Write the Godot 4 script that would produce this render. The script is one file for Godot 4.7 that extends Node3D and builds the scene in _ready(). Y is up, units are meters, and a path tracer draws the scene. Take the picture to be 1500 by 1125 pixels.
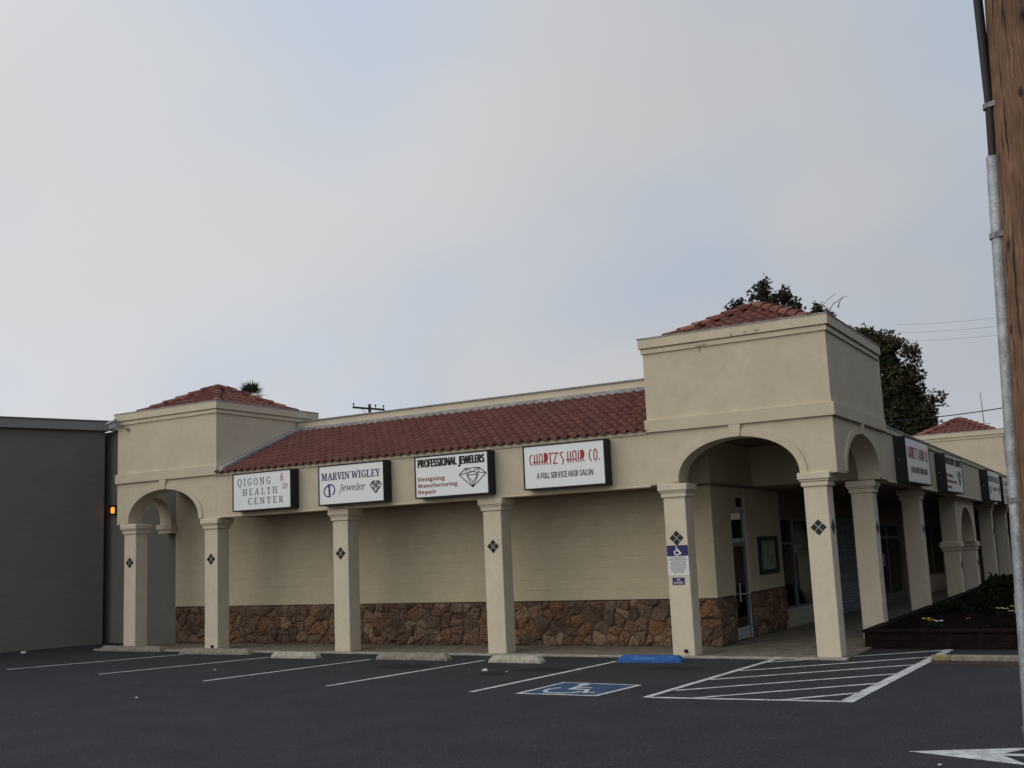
extends Node3D

const GY := 0.07          # level of the asphalt
const SL := 0.012         # the side wing steps gently downhill
var rng := RandomNumberGenerator.new()
var used := {}
var M := {}

# ---------------------------------------------------------------- mesh builder
class G:
	var v := PackedVector3Array()
	var n := PackedVector3Array()
	var c := PackedColorArray()
	var sl := 0.0
	var col := Color(1, 1, 1)
	var xf := Transform3D.IDENTITY

	func pt(p: Vector3, nn: Vector3) -> void:
		var q: Vector3 = xf * p
		q.y += sl * minf(0.0, q.z + 4.0)
		v.append(q)
		n.append((xf.basis * nn).normalized())
		c.append(col)

	func tri(a: Vector3, b: Vector3, d: Vector3, o: Vector3) -> void:
		var cr := (b - a).cross(d - a)
		if cr.length_squared() < 1e-16:
			return
		var nn := cr.normalized()
		if nn.dot(o) > 0.0:
			pt(a, nn); pt(d, nn); pt(b, nn)
		else:
			pt(a, -nn); pt(b, -nn); pt(d, -nn)

	func quad(a: Vector3, b: Vector3, d: Vector3, e: Vector3, o: Vector3) -> void:
		tri(a, b, d, o)
		tri(a, d, e, o)

	# smooth triangle, normals given
	func stri(a: Vector3, b: Vector3, d: Vector3, na: Vector3, nb: Vector3, nd: Vector3) -> void:
		var cr := (b - a).cross(d - a)
		if cr.dot(na + nb + nd) > 0.0:
			pt(a, na); pt(d, nd); pt(b, nb)
		else:
			pt(a, na); pt(b, nb); pt(d, nd)

	func box(lo: Vector3, hi: Vector3, bev := 0.0) -> void:
		var ce := (lo + hi) * 0.5
		var h := (hi - lo).abs() * 0.5
		bev = minf(bev, minf(h.x, minf(h.y, h.z)) * 0.9)
		var i := h - Vector3(bev, bev, bev)
		for ax in 3:
			var a1 := (ax + 1) % 3
			var a2 := (ax + 2) % 3
			for s in [-1.0, 1.0]:
				var p := []
				for k in [[-1, -1], [1, -1], [1, 1], [-1, 1]]:
					var q := ce
					q[ax] += s * h[ax]
					q[a1] += k[0] * i[a1]
					q[a2] += k[1] * i[a2]
					p.append(q)
				var o := Vector3.ZERO
				o[ax] = s
				quad(p[0], p[1], p[2], p[3], o)
			if bev > 0.0:
				for s1 in [-1.0, 1.0]:
					for s2 in [-1.0, 1.0]:
						var e := []
						for t in [-1.0, 1.0]:
							var q1 := ce
							q1[ax] += t * i[ax]
							q1[a1] += s1 * h[a1]
							q1[a2] += s2 * i[a2]
							var q2 := ce
							q2[ax] += t * i[ax]
							q2[a1] += s1 * i[a1]
							q2[a2] += s2 * h[a2]
							e.append([q1, q2])
						var o2 := Vector3.ZERO
						o2[a1] = s1
						o2[a2] = s2
						quad(e[0][0], e[0][1], e[1][1], e[1][0], o2)
		if bev > 0.0:
			for sx in [-1.0, 1.0]:
				for sy in [-1.0, 1.0]:
					for sz in [-1.0, 1.0]:
						var s3 := Vector3(sx, sy, sz)
						tri(ce + s3 * Vector3(h.x, i.y, i.z), ce + s3 * Vector3(i.x, h.y, i.z), ce + s3 * Vector3(i.x, i.y, h.z), s3)

	# outline in the xy plane, front face at z = z0, going back by depth
	func extrude(poly: PackedVector2Array, z0: float, depth: float) -> void:
		if Geometry2D.is_polygon_clockwise(poly):
			poly = poly.duplicate()
			poly.reverse()
		var t := Geometry2D.triangulate_polygon(poly)
		for k in range(0, t.size(), 3):
			var a := poly[t[k]]
			var b := poly[t[k + 1]]
			var d := poly[t[k + 2]]
			tri(Vector3(a.x, a.y, z0), Vector3(b.x, b.y, z0), Vector3(d.x, d.y, z0), Vector3(0, 0, 1))
			tri(Vector3(a.x, a.y, z0 - depth), Vector3(b.x, b.y, z0 - depth), Vector3(d.x, d.y, z0 - depth), Vector3(0, 0, -1))
		for k in poly.size():
			var a := poly[k]
			var b := poly[(k + 1) % poly.size()]
			var o := Vector3(b.y - a.y, a.x - b.x, 0)
			if not Geometry2D.is_polygon_clockwise(poly):
				pass
			quad(Vector3(a.x, a.y, z0), Vector3(b.x, b.y, z0), Vector3(b.x, b.y, z0 - depth), Vector3(a.x, a.y, z0 - depth), o)

	# a square frame round a rectangle in plan
	func ring(x0: float, x1: float, z0: float, z1: float, ya: float, yb: float, outer: float, inner: float) -> void:
		var A := [Vector2(x0 - outer, z0 - outer), Vector2(x1 + outer, z0 - outer), Vector2(x1 + outer, z1 + outer), Vector2(x0 - outer, z1 + outer)]
		var B := [Vector2(x0 + inner, z0 + inner), Vector2(x1 - inner, z0 + inner), Vector2(x1 - inner, z1 - inner), Vector2(x0 + inner, z1 - inner)]
		var N := [Vector3(0, 0, -1), Vector3(1, 0, 0), Vector3(0, 0, 1), Vector3(-1, 0, 0)]
		for k in 4:
			var j := (k + 1) % 4
			var a: Vector2 = A[k]
			var b: Vector2 = A[j]
			var d: Vector2 = B[k]
			var e: Vector2 = B[j]
			quad(Vector3(a.x, ya, a.y), Vector3(b.x, ya, b.y), Vector3(b.x, yb, b.y), Vector3(a.x, yb, a.y), N[k])
			quad(Vector3(d.x, ya, d.y), Vector3(e.x, ya, e.y), Vector3(e.x, yb, e.y), Vector3(d.x, yb, d.y), -N[k])
			quad(Vector3(a.x, yb, a.y), Vector3(b.x, yb, b.y), Vector3(e.x, yb, e.y), Vector3(d.x, yb, d.y), Vector3.UP)
			quad(Vector3(a.x, ya, a.y), Vector3(b.x, ya, b.y), Vector3(e.x, ya, e.y), Vector3(d.x, ya, d.y), Vector3.DOWN)

	# a round bar along points, radius per point
	func tube(pts: Array, rad: Array, seg := 10, caps := true) -> void:
		var rings := []
		for k in pts.size():
			var d: Vector3 = (pts[mini(k + 1, pts.size() - 1)] - pts[maxi(k - 1, 0)]).normalized()
			var u := d.cross(Vector3(0.31, 0.2, 0.93) if absf(d.y) > 0.8 else Vector3.UP).normalized()
			var w := u.cross(d).normalized()
			var r := []
			for s in seg:
				var a := TAU * s / seg
				var nn := u * cos(a) + w * sin(a)
				r.append([pts[k] + nn * rad[k], nn])
			rings.append(r)
		for k in pts.size() - 1:
			for s in seg:
				var t := (s + 1) % seg
				var a = rings[k][s]; var b = rings[k][t]; var d = rings[k + 1][t]; var e = rings[k + 1][s]
				stri(a[0], b[0], d[0], a[1], b[1], d[1])
				stri(a[0], d[0], e[0], a[1], d[1], e[1])
		if caps:
			for k in [0, pts.size() - 1]:
				var o: Vector3 = pts[0] - pts[1] if k == 0 else pts[k] - pts[k - 1]
				for s in seg:
					tri(pts[k], rings[k][s][0], rings[k][(s + 1) % seg][0], o)

	func mesh() -> ArrayMesh:
		var a := []
		a.resize(Mesh.ARRAY_MAX)
		a[Mesh.ARRAY_VERTEX] = v
		a[Mesh.ARRAY_NORMAL] = n
		a[Mesh.ARRAY_COLOR] = c
		var m := ArrayMesh.new()
		if v.size() > 0:
			m.add_surface_from_arrays(Mesh.PRIMITIVE_TRIANGLES, a)
		return m

func geo(sl := 0.0) -> G:
	var g := G.new()
	g.sl = sl
	return g

# ---------------------------------------------------------------- naming and tags
func numbered(parent: Node, called: String) -> String:
	var key := str(parent.get_instance_id()) + called
	var k: int = used.get(key, 0)
	used[key] = k + 1
	return called if k == 0 else "%s_%03d" % [called, k]

func put(g: G, called: String, m: Material, parent: Node = self) -> MeshInstance3D:
	var o := MeshInstance3D.new()
	o.mesh = g.mesh()
	o.material_override = m
	o.name = numbered(parent, called)
	parent.add_child(o, true)
	return o

func node(called: String, parent: Node = self, at := Vector3.ZERO) -> Node3D:
	var o := Node3D.new()
	o.name = numbered(parent, called)
	parent.add_child(o, true)
	o.position = at
	return o

func tag(o: Node, label: String, category: String, group := "") -> void:
	o.set_meta("label", label)
	o.set_meta("category", category)
	if group != "":
		o.set_meta("group", group)

func structure(o: Node, label: String, category := "") -> void:
	o.set_meta("kind", "structure")
	o.set_meta("label", label)
	if category != "":
		o.set_meta("category", category)

func copy_of(src: Node3D, called: String) -> Node3D:
	var r: Node3D = src.duplicate()
	r.name = numbered(self, called)
	add_child(r, true)
	return r

# ---------------------------------------------------------------- materials
func lin(r: float, g: float, b: float) -> Color:
	return Color(r, g, b).linear_to_srgb()

func noise_image(size: int, s: int, layers: Array) -> Image:
	# layers: [frequency, amount, octaves]; seamless grey map around 1
	var out := Image.create(size, size, false, Image.FORMAT_RGB8)
	var ims := []
	for l in layers:
		var f := FastNoiseLite.new()
		f.seed = s + ims.size() * 17
		f.noise_type = FastNoiseLite.TYPE_SIMPLEX_SMOOTH
		f.frequency = l[0]
		f.fractal_octaves = l[2]
		ims.append(f.get_seamless_image(size, size, false, false, 0.15, true))
	for y in size:
		for x in size:
			var t := 1.0
			for k in ims.size():
				t += (ims[k].get_pixel(x, y).r - 0.5) * 2.0 * layers[k][1]
			t = clampf(t * 0.8, 0.0, 1.0)
			out.set_pixel(x, y, Color(t, t, t))
	return out

func grain_tex(size: int, s: int, layers: Array) -> ImageTexture:
	var im := noise_image(size, s, layers)
	im.generate_mipmaps()
	return ImageTexture.create_from_image(im)

func bump_tex(size: int, s: int, layers: Array, k: float) -> ImageTexture:
	var im := noise_image(size, s, layers)
	im.bump_map_to_normal_map(k)
	return ImageTexture.create_from_image(im)

# colour is linear; the texture averages 0.8 sRGB, so the tint is lifted to keep the mean
func mat(colour: Color, rough := 0.9, tex: Texture2D = null, scale := 1.0, nrm: Texture2D = null, depth := 0.5, metal := 0.0) -> StandardMaterial3D:
	var m := StandardMaterial3D.new()
	m.albedo_color = colour
	m.roughness = rough
	m.metallic = metal
	m.metallic_specular = 0.4
	if tex:
		m.albedo_texture = tex
		m.albedo_color = Color(colour.r * 1.25, colour.g * 1.25, colour.b * 1.25)
	if nrm:
		m.normal_enabled = true
		m.normal_texture = nrm
		m.normal_scale = depth
	if tex or nrm:
		m.uv1_triplanar = true
		m.uv1_world_triplanar = true
		m.uv1_scale = Vector3(scale, scale, scale)
	return m

func build_materials() -> void:
	var plaster := grain_tex(512, 3, [[0.006, 0.025, 3], [0.03, 0.02, 3], [0.25, 0.045, 2]])
	var plaster_n := bump_tex(512, 5, [[0.12, 0.25, 3]], 3.0)
	var tar := grain_tex(1024, 9, [[0.004, 0.09, 4], [0.02, 0.05, 3], [0.05, 0.12, 2], [0.11, 0.28, 2], [0.35, 0.20, 2]])
	var tar_n := bump_tex(512, 12, [[0.3, 0.5, 2]], 4.0)
	var rough_t := grain_tex(512, 21, [[0.012, 0.30, 3], [0.06, 0.26, 3]])
	var rough_n := bump_tex(512, 23, [[0.04, 0.5, 4]], 6.0)
	var worn := grain_tex(512, 31, [[0.01, 0.18, 4], [0.06, 0.16, 3], [0.2, 0.14, 2]])
	M.stucco = mat(lin(0.585, 0.505, 0.378), 0.92, plaster, 0.35, plaster_n, 0.35)
	M.column = mat(lin(0.655, 0.575, 0.44), 0.92, plaster, 0.5, plaster_n, 0.35)
	M.trim = mat(lin(0.61, 0.532, 0.40), 0.9, plaster, 0.5, plaster_n, 0.3)
	M.stain = mat(lin(0.37, 0.31, 0.21), 0.95, plaster, 0.5)
	M.block = mat(lin(0.53, 0.46, 0.325), 0.9, plaster, 0.6, plaster_n, 0.35)
	M.mortar = mat(lin(0.10, 0.068, 0.048), 0.95, rough_t, 1.2)
	M.asphalt = mat(lin(0.031, 0.030, 0.034), 0.93, tar, 0.22, tar_n, 0.5)
	M.patch = mat(lin(0.013, 0.0125, 0.014), 0.85, tar, 0.6, tar_n, 0.5)
	M.concrete = mat(lin(0.19, 0.162, 0.12), 0.93, worn, 0.6, rough_n, 0.15)
	M.edge = mat(lin(0.34, 0.31, 0.265), 0.93, worn, 0.9)
	M.stop = mat(lin(0.40, 0.37, 0.30), 0.93, worn, 1.5, rough_n, 0.2)
	M.blue_stop = mat(lin(0.03, 0.105, 0.33), 0.75, worn, 1.6, rough_n, 0.15)
	M.paint = mat(lin(0.52, 0.52, 0.50), 0.85, worn, 0.9)
	M.blue_paint = mat(lin(0.04, 0.075, 0.15), 0.85, worn, 0.9)
	M.neighbour = mat(lin(0.165, 0.157, 0.140), 0.93, plaster, 0.3, plaster_n, 0.4)
	M.neighbour_trim = mat(lin(0.24, 0.235, 0.225), 0.8, plaster, 0.5)
	M.soffit = mat(lin(0.20, 0.14, 0.105), 0.9, plaster, 0.5)  # also darkens the side wing heads and piers in place of shade
	M.dark = mat(lin(0.05, 0.045, 0.045), 0.9)
	M.flash = mat(lin(0.31, 0.31, 0.305), 0.6, worn, 0.8)
	M.deck = mat(lin(0.09, 0.03, 0.025), 0.95)
	M.tiles = []
	for k in [[0.168, 0.061, 0.044], [0.154, 0.055, 0.041], [0.184, 0.069, 0.048], [0.160, 0.060, 0.047], [0.142, 0.051, 0.040], [0.176, 0.070, 0.050]]:
		M.tiles.append(mat(lin(k[0], k[1], k[2]), 0.85, worn, 1.3))
	M.ridge = []
	for k in [[0.22, 0.085, 0.06], [0.29, 0.13, 0.09], [0.19, 0.07, 0.052]]:
		M.ridge.append(mat(lin(k[0], k[1], k[2]), 0.85, worn, 1.3))
	M.tile_mass = mat(Color(1, 1, 1), 0.85)
	M.tile_mass.vertex_color_use_as_albedo = true
	M.stones = []
	for k in [[0.175, 0.100, 0.062], [0.150, 0.092, 0.064], [0.215, 0.138, 0.085], [0.122, 0.080, 0.056], [0.165, 0.116, 0.080], [0.205, 0.108, 0.060], [0.105, 0.070, 0.050], [0.155, 0.100, 0.070], [0.250, 0.175, 0.112]]:
		M.stones.append(mat(lin(k[0], k[1], k[2]), 0.9, rough_t, 3.0, rough_n, 1.0))
	M.cabinet = mat(lin(0.017, 0.014, 0.018), 0.55)
	M.signface = mat(lin(0.80, 0.82, 0.81), 0.35)
	M.black = mat(lin(0.012, 0.012, 0.014), 0.6)
	M.grey_ink = mat(lin(0.10, 0.11, 0.105), 0.6)
	M.teal_ink = mat(lin(0.05, 0.06, 0.085), 0.6)
	M.navy = mat(lin(0.022, 0.022, 0.10), 0.6)
	M.blue_ink = mat(lin(0.02, 0.028, 0.19), 0.6)
	M.red = mat(lin(0.36, 0.022, 0.02), 0.6)
	M.brick_red = mat(lin(0.26, 0.045, 0.045), 0.6)
	M.faded_red = mat(lin(0.48, 0.26, 0.25), 0.7)
	M.faded_brown = mat(lin(0.36, 0.28, 0.26), 0.7)
	M.sign_blue = mat(lin(0.022, 0.018, 0.12), 0.5)
	M.white = mat(lin(0.72, 0.72, 0.70), 0.6)
	M.green_tile = mat(lin(0.008, 0.014, 0.011), 0.5)
	M.grout = mat(lin(0.50, 0.52, 0.50), 0.9)
	M.alu = mat(lin(0.16, 0.17, 0.18), 0.45, null, 1, null, 0, 0.4)
	M.alu_pale = mat(lin(0.42, 0.44, 0.46), 0.5, worn, 1.0, null, 0, 0.2)
	M.bulkhead = mat(lin(0.42, 0.38, 0.29), 0.9, plaster, 0.6)
	M.stop_old = mat(lin(0.25, 0.225, 0.18), 0.95, worn, 1.5, rough_n, 0.3)
	M.floor = mat(lin(0.10, 0.085, 0.07), 0.9)
	M.slat = mat(lin(0.24, 0.26, 0.31), 0.6, worn, 0.8)
	M.paper = mat(lin(0.55, 0.55, 0.52), 0.9)
	M.timber = mat(lin(0.017, 0.0115, 0.0105), 0.9, worn, 1.1)
	M.timber.metallic_specular = 0.15
	M.soil = mat(lin(0.014, 0.009, 0.008), 1.0, rough_t, 2.0, rough_n, 1.0)
	M.soil.metallic_specular = 0.05
	M.kerb = mat(lin(0.24, 0.215, 0.165), 0.93, worn, 1.4, rough_n, 0.3)
	M.kerb_yellow = mat(lin(0.27, 0.205, 0.11), 0.9, worn, 1.4)
	M.kerb_red = mat(lin(0.075, 0.055, 0.048), 0.95, worn, 1.8)
	M.galv = mat(lin(0.34, 0.36, 0.38), 0.5, worn, 1.5, null, 0, 0.5)
	M.strap = mat(lin(0.20, 0.19, 0.20), 0.5, worn, 2.0, null, 0, 0.5)
	M.cable = mat(lin(0.012, 0.010, 0.013), 0.5)
	M.bark = mat(lin(0.10, 0.075, 0.055), 0.95)
	var g := StandardMaterial3D.new()
	g.transparency = BaseMaterial3D.TRANSPARENCY_ALPHA
	g.albedo_color = Color(0.03, 0.034, 0.038, 0.45)
	g.roughness = 0.02
	g.metallic_specular = 0.6
	M.glass = g
	M.wood = wood_material()

func wood_material() -> StandardMaterial3D:
	# weathered pole wood: long grain, checks, knots
	var w := 256
	var h := 2048
	var im := Image.create(w, h, false, Image.FORMAT_RGB8)
	var hm := Image.create(w, h, false, Image.FORMAT_RGB8)
	var f := FastNoiseLite.new()
	f.seed = 4
	f.frequency = 0.012
	f.fractal_octaves = 4
	var f2 := FastNoiseLite.new()
	f2.seed = 8
	f2.frequency = 0.02
	f2.fractal_octaves = 3
	var knots := []
	var r := RandomNumberGenerator.new()
	r.seed = 12
	for k in 26:
		knots.append(Vector3(r.randf() * w, r.randf() * h, r.randf_range(7, 15)))
	for y in h:
		for x in w:
			var warp := 0.0
			var kn := 0.0
			for q in knots:
				var dx: float = x - q.x
				var dy: float = (y - q.y) * 1.1
				if absf(dy) > q.z * 5.0:
					continue
				var dd := sqrt(dx * dx + dy * dy)
				if dd < q.z * 5.0:
					warp += signf(dx) * q.z * 1.2 * exp(-dd / (q.z * 1.4))
					kn = maxf(kn, clampf(1.3 - dd / q.z, 0.0, 1.0))
			var gx: float = x + warp + 6.0 * f2.get_noise_2d(x * 0.5, y * 0.7)
			var a := TAU * gx / w
			var grain := f.get_noise_3d(cos(a) * 620.0, sin(a) * 620.0, y * 1.8)
			var check := f.get_noise_3d(cos(a) * 260.0 + 900.0, sin(a) * 260.0, y * 0.5)
			var big := f2.get_noise_3d(cos(a) * 30.0, sin(a) * 30.0, y * 1.0 + 300.0)
			var t := 0.50 + grain * 0.34 + big * 0.30
			var crack := clampf((check - 0.30) * 7.0, 0.0, 1.0)
			var lo := Color(0.36, 0.26, 0.195)
			var hi := Color(0.72, 0.565, 0.44)
			var colr := lo.lerp(hi, clampf(t, 0, 1))
			colr = colr.lerp(Color(0.10, 0.07, 0.055), crack * 0.75)
			colr = colr.lerp(Color(0.16, 0.10, 0.075), kn * 0.8)
			im.set_pixel(x, y, colr)
			var hh := clampf(0.6 + grain * 0.3 - crack * 0.5 + kn * 0.3, 0, 1)
			hm.set_pixel(x, y, Color(hh, hh, hh))
	hm.bump_map_to_normal_map(5.0)
	var m := StandardMaterial3D.new()
	m.albedo_texture = ImageTexture.create_from_image(im)
	m.albedo_color = Color(0.84, 0.84, 0.85)
	m.normal_enabled = true
	m.normal_texture = ImageTexture.create_from_image(hm)
	m.normal_scale = 0.8
	m.roughness = 0.95
	return m

# ---------------------------------------------------------------- sky, camera, light
func sky_panorama() -> PanoramaSkyMaterial:
	var w := 1024
	var h := 512
	var im := Image.create(w, h, false, Image.FORMAT_RGBF)
	var f := FastNoiseLite.new()
	f.seed = 41
	f.frequency = 1.0
	f.fractal_octaves = 5
	f.fractal_gain = 0.36
	var veil := FastNoiseLite.new()
	veil.seed = 6
	veil.frequency = 0.8
	veil.fractal_octaves = 3
	for y in h:
		var el := PI * (0.5 - (y + 0.5) / h)
		for x in w:
			var az := TAU * (x + 0.5) / w
			# the panorama's left edge looks along -z
			var d := Vector3(sin(az) * cos(el), sin(el), -cos(az) * cos(el))
			# high stratus is a layer: clouds stretch towards the horizon
			var p := Vector3(d.x, 0, d.z) / (maxf(d.y, 0.0) + 0.55) * 1.9
			var cover := 0.50 + 0.76 * f.get_noise_2d(p.x, p.z) + 0.30 * veil.get_noise_2d(p.x * 0.8 + 9.0, p.z * 0.8)
			# thinner overhead, thick towards the horizon
			cover += 0.58 - 0.98 * clampf(d.y, 0.0, 1.0)
						# the morning side of the sky (left of and behind the camera) is brighter
			var side := d.dot(Vector3(-0.80, 0.15, 0.58).normalized())
			cover += 0.22 * side
			var t := smoothstep(0.15, 1.25, cover)
			var b := 0.865 + 0.29 * side
			var cloud := Color(0.650, 0.655, 0.672) * b
			var gap := Color(0.515, 0.604, 0.738) * b
			var colr := gap.lerp(cloud, t)
			colr *= 1.0 + 0.10 * f.get_noise_2d(p.x * 0.7 + 5.0, p.z * 0.7 - 3.0)
			if d.y < 0.0:
				colr = colr.lerp(Color(0.10, 0.10, 0.10), clampf(-d.y * 6.0, 0.0, 1.0))
			im.set_pixel(x, y, colr)
	var m := PanoramaSkyMaterial.new()
	m.panorama = ImageTexture.create_from_image(im)
	m.filter = true
	return m

func _ready() -> void:
	rng.seed = 2024
	var cam := Camera3D.new()
	cam.name = "camera"
	cam.fov = 39.07
	cam.near = 0.1
	cam.far = 600.0
	cam.position = Vector3(9.828, 2.045, 18.013)
	cam.rotation = Vector3(0.1511, 0.5238, -0.0436)
	add_child(cam)
	cam.current = true

	var we := WorldEnvironment.new()
	we.name = "world_environment"
	var env := Environment.new()
	var sky := Sky.new()
	sky.sky_material = sky_panorama()
	env.background_mode = Environment.BG_SKY
	env.sky = sky
	env.background_energy_multiplier = 1.0
	env.tonemap_mode = Environment.TONE_MAPPER_LINEAR
	env.tonemap_exposure = 1.07
	env.sdfgi_enabled = true
	env.ssao_enabled = true
	env.ssil_enabled = true
	we.environment = env
	add_child(we)

	var sun := DirectionalLight3D.new()
	sun.name = "sun"
	sun.light_energy = 0.32
	sun.light_color = Color(1.0, 0.955, 0.87)
	sun.light_angular_distance = 75.0
	sun.shadow_enabled = true
	add_child(sun)
	sun.look_at_from_position(Vector3(-0.62, 0.62, 0.82) * 50.0, Vector3.ZERO, Vector3.UP)

	build_materials()
	build_ground()
	build_neighbour()
	build_centre()
	build_signs()
	build_parking()
	build_planter()
	build_pole()
	build_lamps()
	build_trees()
	build_far()
	build_litter()

# ---------------------------------------------------------------- ground
func gl(z: float) -> float:
	return SL * minf(0.0, z + 4.0)

func sheet(g: G, poly: PackedVector2Array, y: float) -> void:
	# a flat sheet with thickness under it, outline in x, z
	var t := Geometry2D.triangulate_polygon(poly)
	for k in range(0, t.size(), 3):
		var a := poly[t[k]]
		var b := poly[t[k + 1]]
		var d := poly[t[k + 2]]
		g.tri(Vector3(a.x, y, a.y), Vector3(b.x, y, b.y), Vector3(d.x, y, d.y), Vector3.UP)

func build_ground() -> void:
	var g := geo()
	var zs := [80.0, 30.0, -4.0, -60.0, -160.0, -420.0]
	for k in zs.size() - 1:
		var za: float = zs[k]
		var zb: float = zs[k + 1]
		var ya := GY + SL * clampf(za + 4.0, -56.0, 0.0)
		var yb := GY + SL * clampf(zb + 4.0, -56.0, 0.0)
		g.quad(Vector3(-300, ya, za), Vector3(300, ya, za), Vector3(300, yb, zb), Vector3(-300, yb, zb), Vector3.UP)
	structure(put(g, "ground", M.asphalt), "dark grey asphalt of the car park in front of the shops")
	# walkway: one slab along the front, one down the side wing
	var w := node("walkway")
	structure(w, "concrete walkway under the arcade")
	g = geo()
	g.box(Vector3(-12.4, -0.1, -1.5), Vector3(5.42, 0.100, 0.02), 0.01)
	put(g, "slab", M.concrete, w)
	g = geo()
	g.box(Vector3(-12.4, -0.1, 0.02), Vector3(5.42, 0.1015, 0.16), 0.012)
	put(g, "edge_strip", M.edge, w)
	g = geo(SL)
	for k in 9:
		g.box(Vector3(2.6, -0.2, -1.5 - (k + 1) * 3.2), Vector3(5.42, 0.099, -1.505 - k * 3.2), 0.006)
	put(g, "side_slab", M.concrete, w)

# ---------------------------------------------------------------- neighbouring dark building
func courses(parent: Node, m: Material, xa: float, xb: float, ya: float, yb: float, hgt: float, depth: float, xf: Transform3D, called := "block_course", sl := 0.0) -> void:
	var k := roundi((yb - ya) / hgt)
	var hh := (yb - ya) / k
	for i in k:
		var g := geo(sl)
		g.xf = xf
		g.box(Vector3(xa, ya + i * hh + 0.0004, -depth), Vector3(xb, ya + (i + 1) * hh - 0.0004, rng.randf_range(0.0, 0.001)), 0.0019)
		put(g, called, m, parent)

# frame whose local x runs along -z (or +z) and local z points to +x
func facing_x(x: float) -> Transform3D:
	return Transform3D(Basis(Vector3(0, 0, -1), Vector3(0, 1, 0), Vector3(1, 0, 0)), Vector3(x, 0, 0))

func build_neighbour() -> void:
	var b := node("neighbouring_building", self, Vector3.ZERO)
	tag(b, "dark grey block wall building with a pale roof edge, left of the shops", "building")
	# its long wall is not square to the shops
	var w := node("side_wall", b, Vector3(-14.0, 0, -1.4))
	w.rotation.y = deg_to_rad(-20.0)
	var g := geo()
	g.box(Vector3(-8, -0.1, 0.0), Vector3(-0.02, 5.62, 15))
	put(g, "wall_core", M.neighbour, w)
	courses(w, M.neighbour, -15.0, 0.0, 0.05, 5.62, 0.2, 0.03, facing_x(0.0))
	g = geo()
	g.box(Vector3(-0.3, 5.62, -0.1), Vector3(0.12, 5.87, 15.0), 0.01)
	g.box(Vector3(-8, 5.62, 0), Vector3(-0.3, 5.80, 15))
	put(g, "roof_edge", M.neighbour_trim, w)
	g = geo()
	g.box(Vector3(-0.32, 5.87, -0.1), Vector3(0.15, 5.895, 15.0), 0.004)
	put(g, "roof_flashing", M.flash, w)
	var r := node("return_wall", b)
	g = geo()
	g.box(Vector3(-14.6, -0.1, -8.0), Vector3(-11.46, 5.62, -1.66))
	put(g, "wall_core", M.neighbour, r)
	courses(r, M.neighbour, -14.2, -11.46, 0.05, 5.62, 0.2, 0.03, Transform3D(Basis.IDENTITY, Vector3(0, 0, -1.63)))
	g = geo()
	g.box(Vector3(-13.95, 5.62, -1.9), Vector3(-11.85, 5.868, -1.52), 0.01)
	put(g, "roof_edge", M.neighbour_trim, r)
	g = geo()
	g.box(Vector3(-13.95, 5.868, -1.92), Vector3(-11.85, 5.893, -1.5), 0.004)
	put(g, "roof_flashing", M.flash, r)

# ---------------------------------------------------------------- shopping centre
const XR := 5.495      # face of the corner tower and of the side fascia
const XS := 2.766      # shop fronts of the side wing
const ZW := -1.457     # wall of the front

func arch_pts(cx: float, a: float, y0: float, rise: float, n := 22) -> PackedVector2Array:
	var p := PackedVector2Array()
	for k in n + 1:
		var t := PI - PI * k / n
		p.append(Vector2(cx + a * cos(t), y0 + rise * pow(maxf(sin(t), 0.0), 0.92)))
	return p

# a wall with an arch cut into its lower edge
func arch_wall(g: G, xa: float, xb: float, y0: float, y1: float, cx: float, a: float, spring: float, rise: float, z0: float, depth: float) -> void:
	var p := PackedVector2Array()
	p.append(Vector2(xa, y1))
	p.append(Vector2(xa, y0))
	if spring > y0 + 0.001:
		p.append(Vector2(cx - a, y0))
	p.append_array(arch_pts(cx, a, spring, rise))
	if spring > y0 + 0.001:
		p.append(Vector2(cx + a, y0))
	p.append(Vector2(xb, y0))
	p.append(Vector2(xb, y1))
	g.extrude(p, z0, depth)

func archivolt(g: G, cx: float, a: float, spring: float, rise: float, wd: float, z0: float, depth: float) -> void:
	var i := arch_pts(cx, a, spring, rise)
	var o := arch_pts(cx, a + wd, spring, rise + wd)
	o.reverse()
	i.append_array(o)
	g.extrude(i, z0, depth)

func tile_mesh(L := 0.315, w := 0.205) -> ArrayMesh:
	var g := geo()
	var pts := []
	var K := 7
	for k in K:
		var u := float(k) / (K - 1)
		var y := 0.0
		if u < 0.62:
			y = 0.052 * sin(PI * u / 0.62)
		else:
			y = -0.012 * sin(PI * (u - 0.62) / 0.38)
		pts.append(Vector2((u - 0.5) * w, y))
	for k in K - 1:
		var a: Vector2 = pts[k]
		var b: Vector2 = pts[k + 1]
		var na := Vector3(-(b.y - a.y), b.x - a.x, 0)
		g.quad(Vector3(a.x, a.y, 0), Vector3(b.x, b.y, 0), Vector3(b.x, b.y + 0.022, L), Vector3(a.x, a.y + 0.022, L), na)
		g.quad(Vector3(a.x, a.y + 0.022, L), Vector3(b.x, b.y + 0.022, L), Vector3(b.x, b.y - 0.004, L - 0.004), Vector3(a.x, a.y - 0.004, L - 0.004), Vector3(0, 0, 1))
	return g.mesh()

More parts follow.
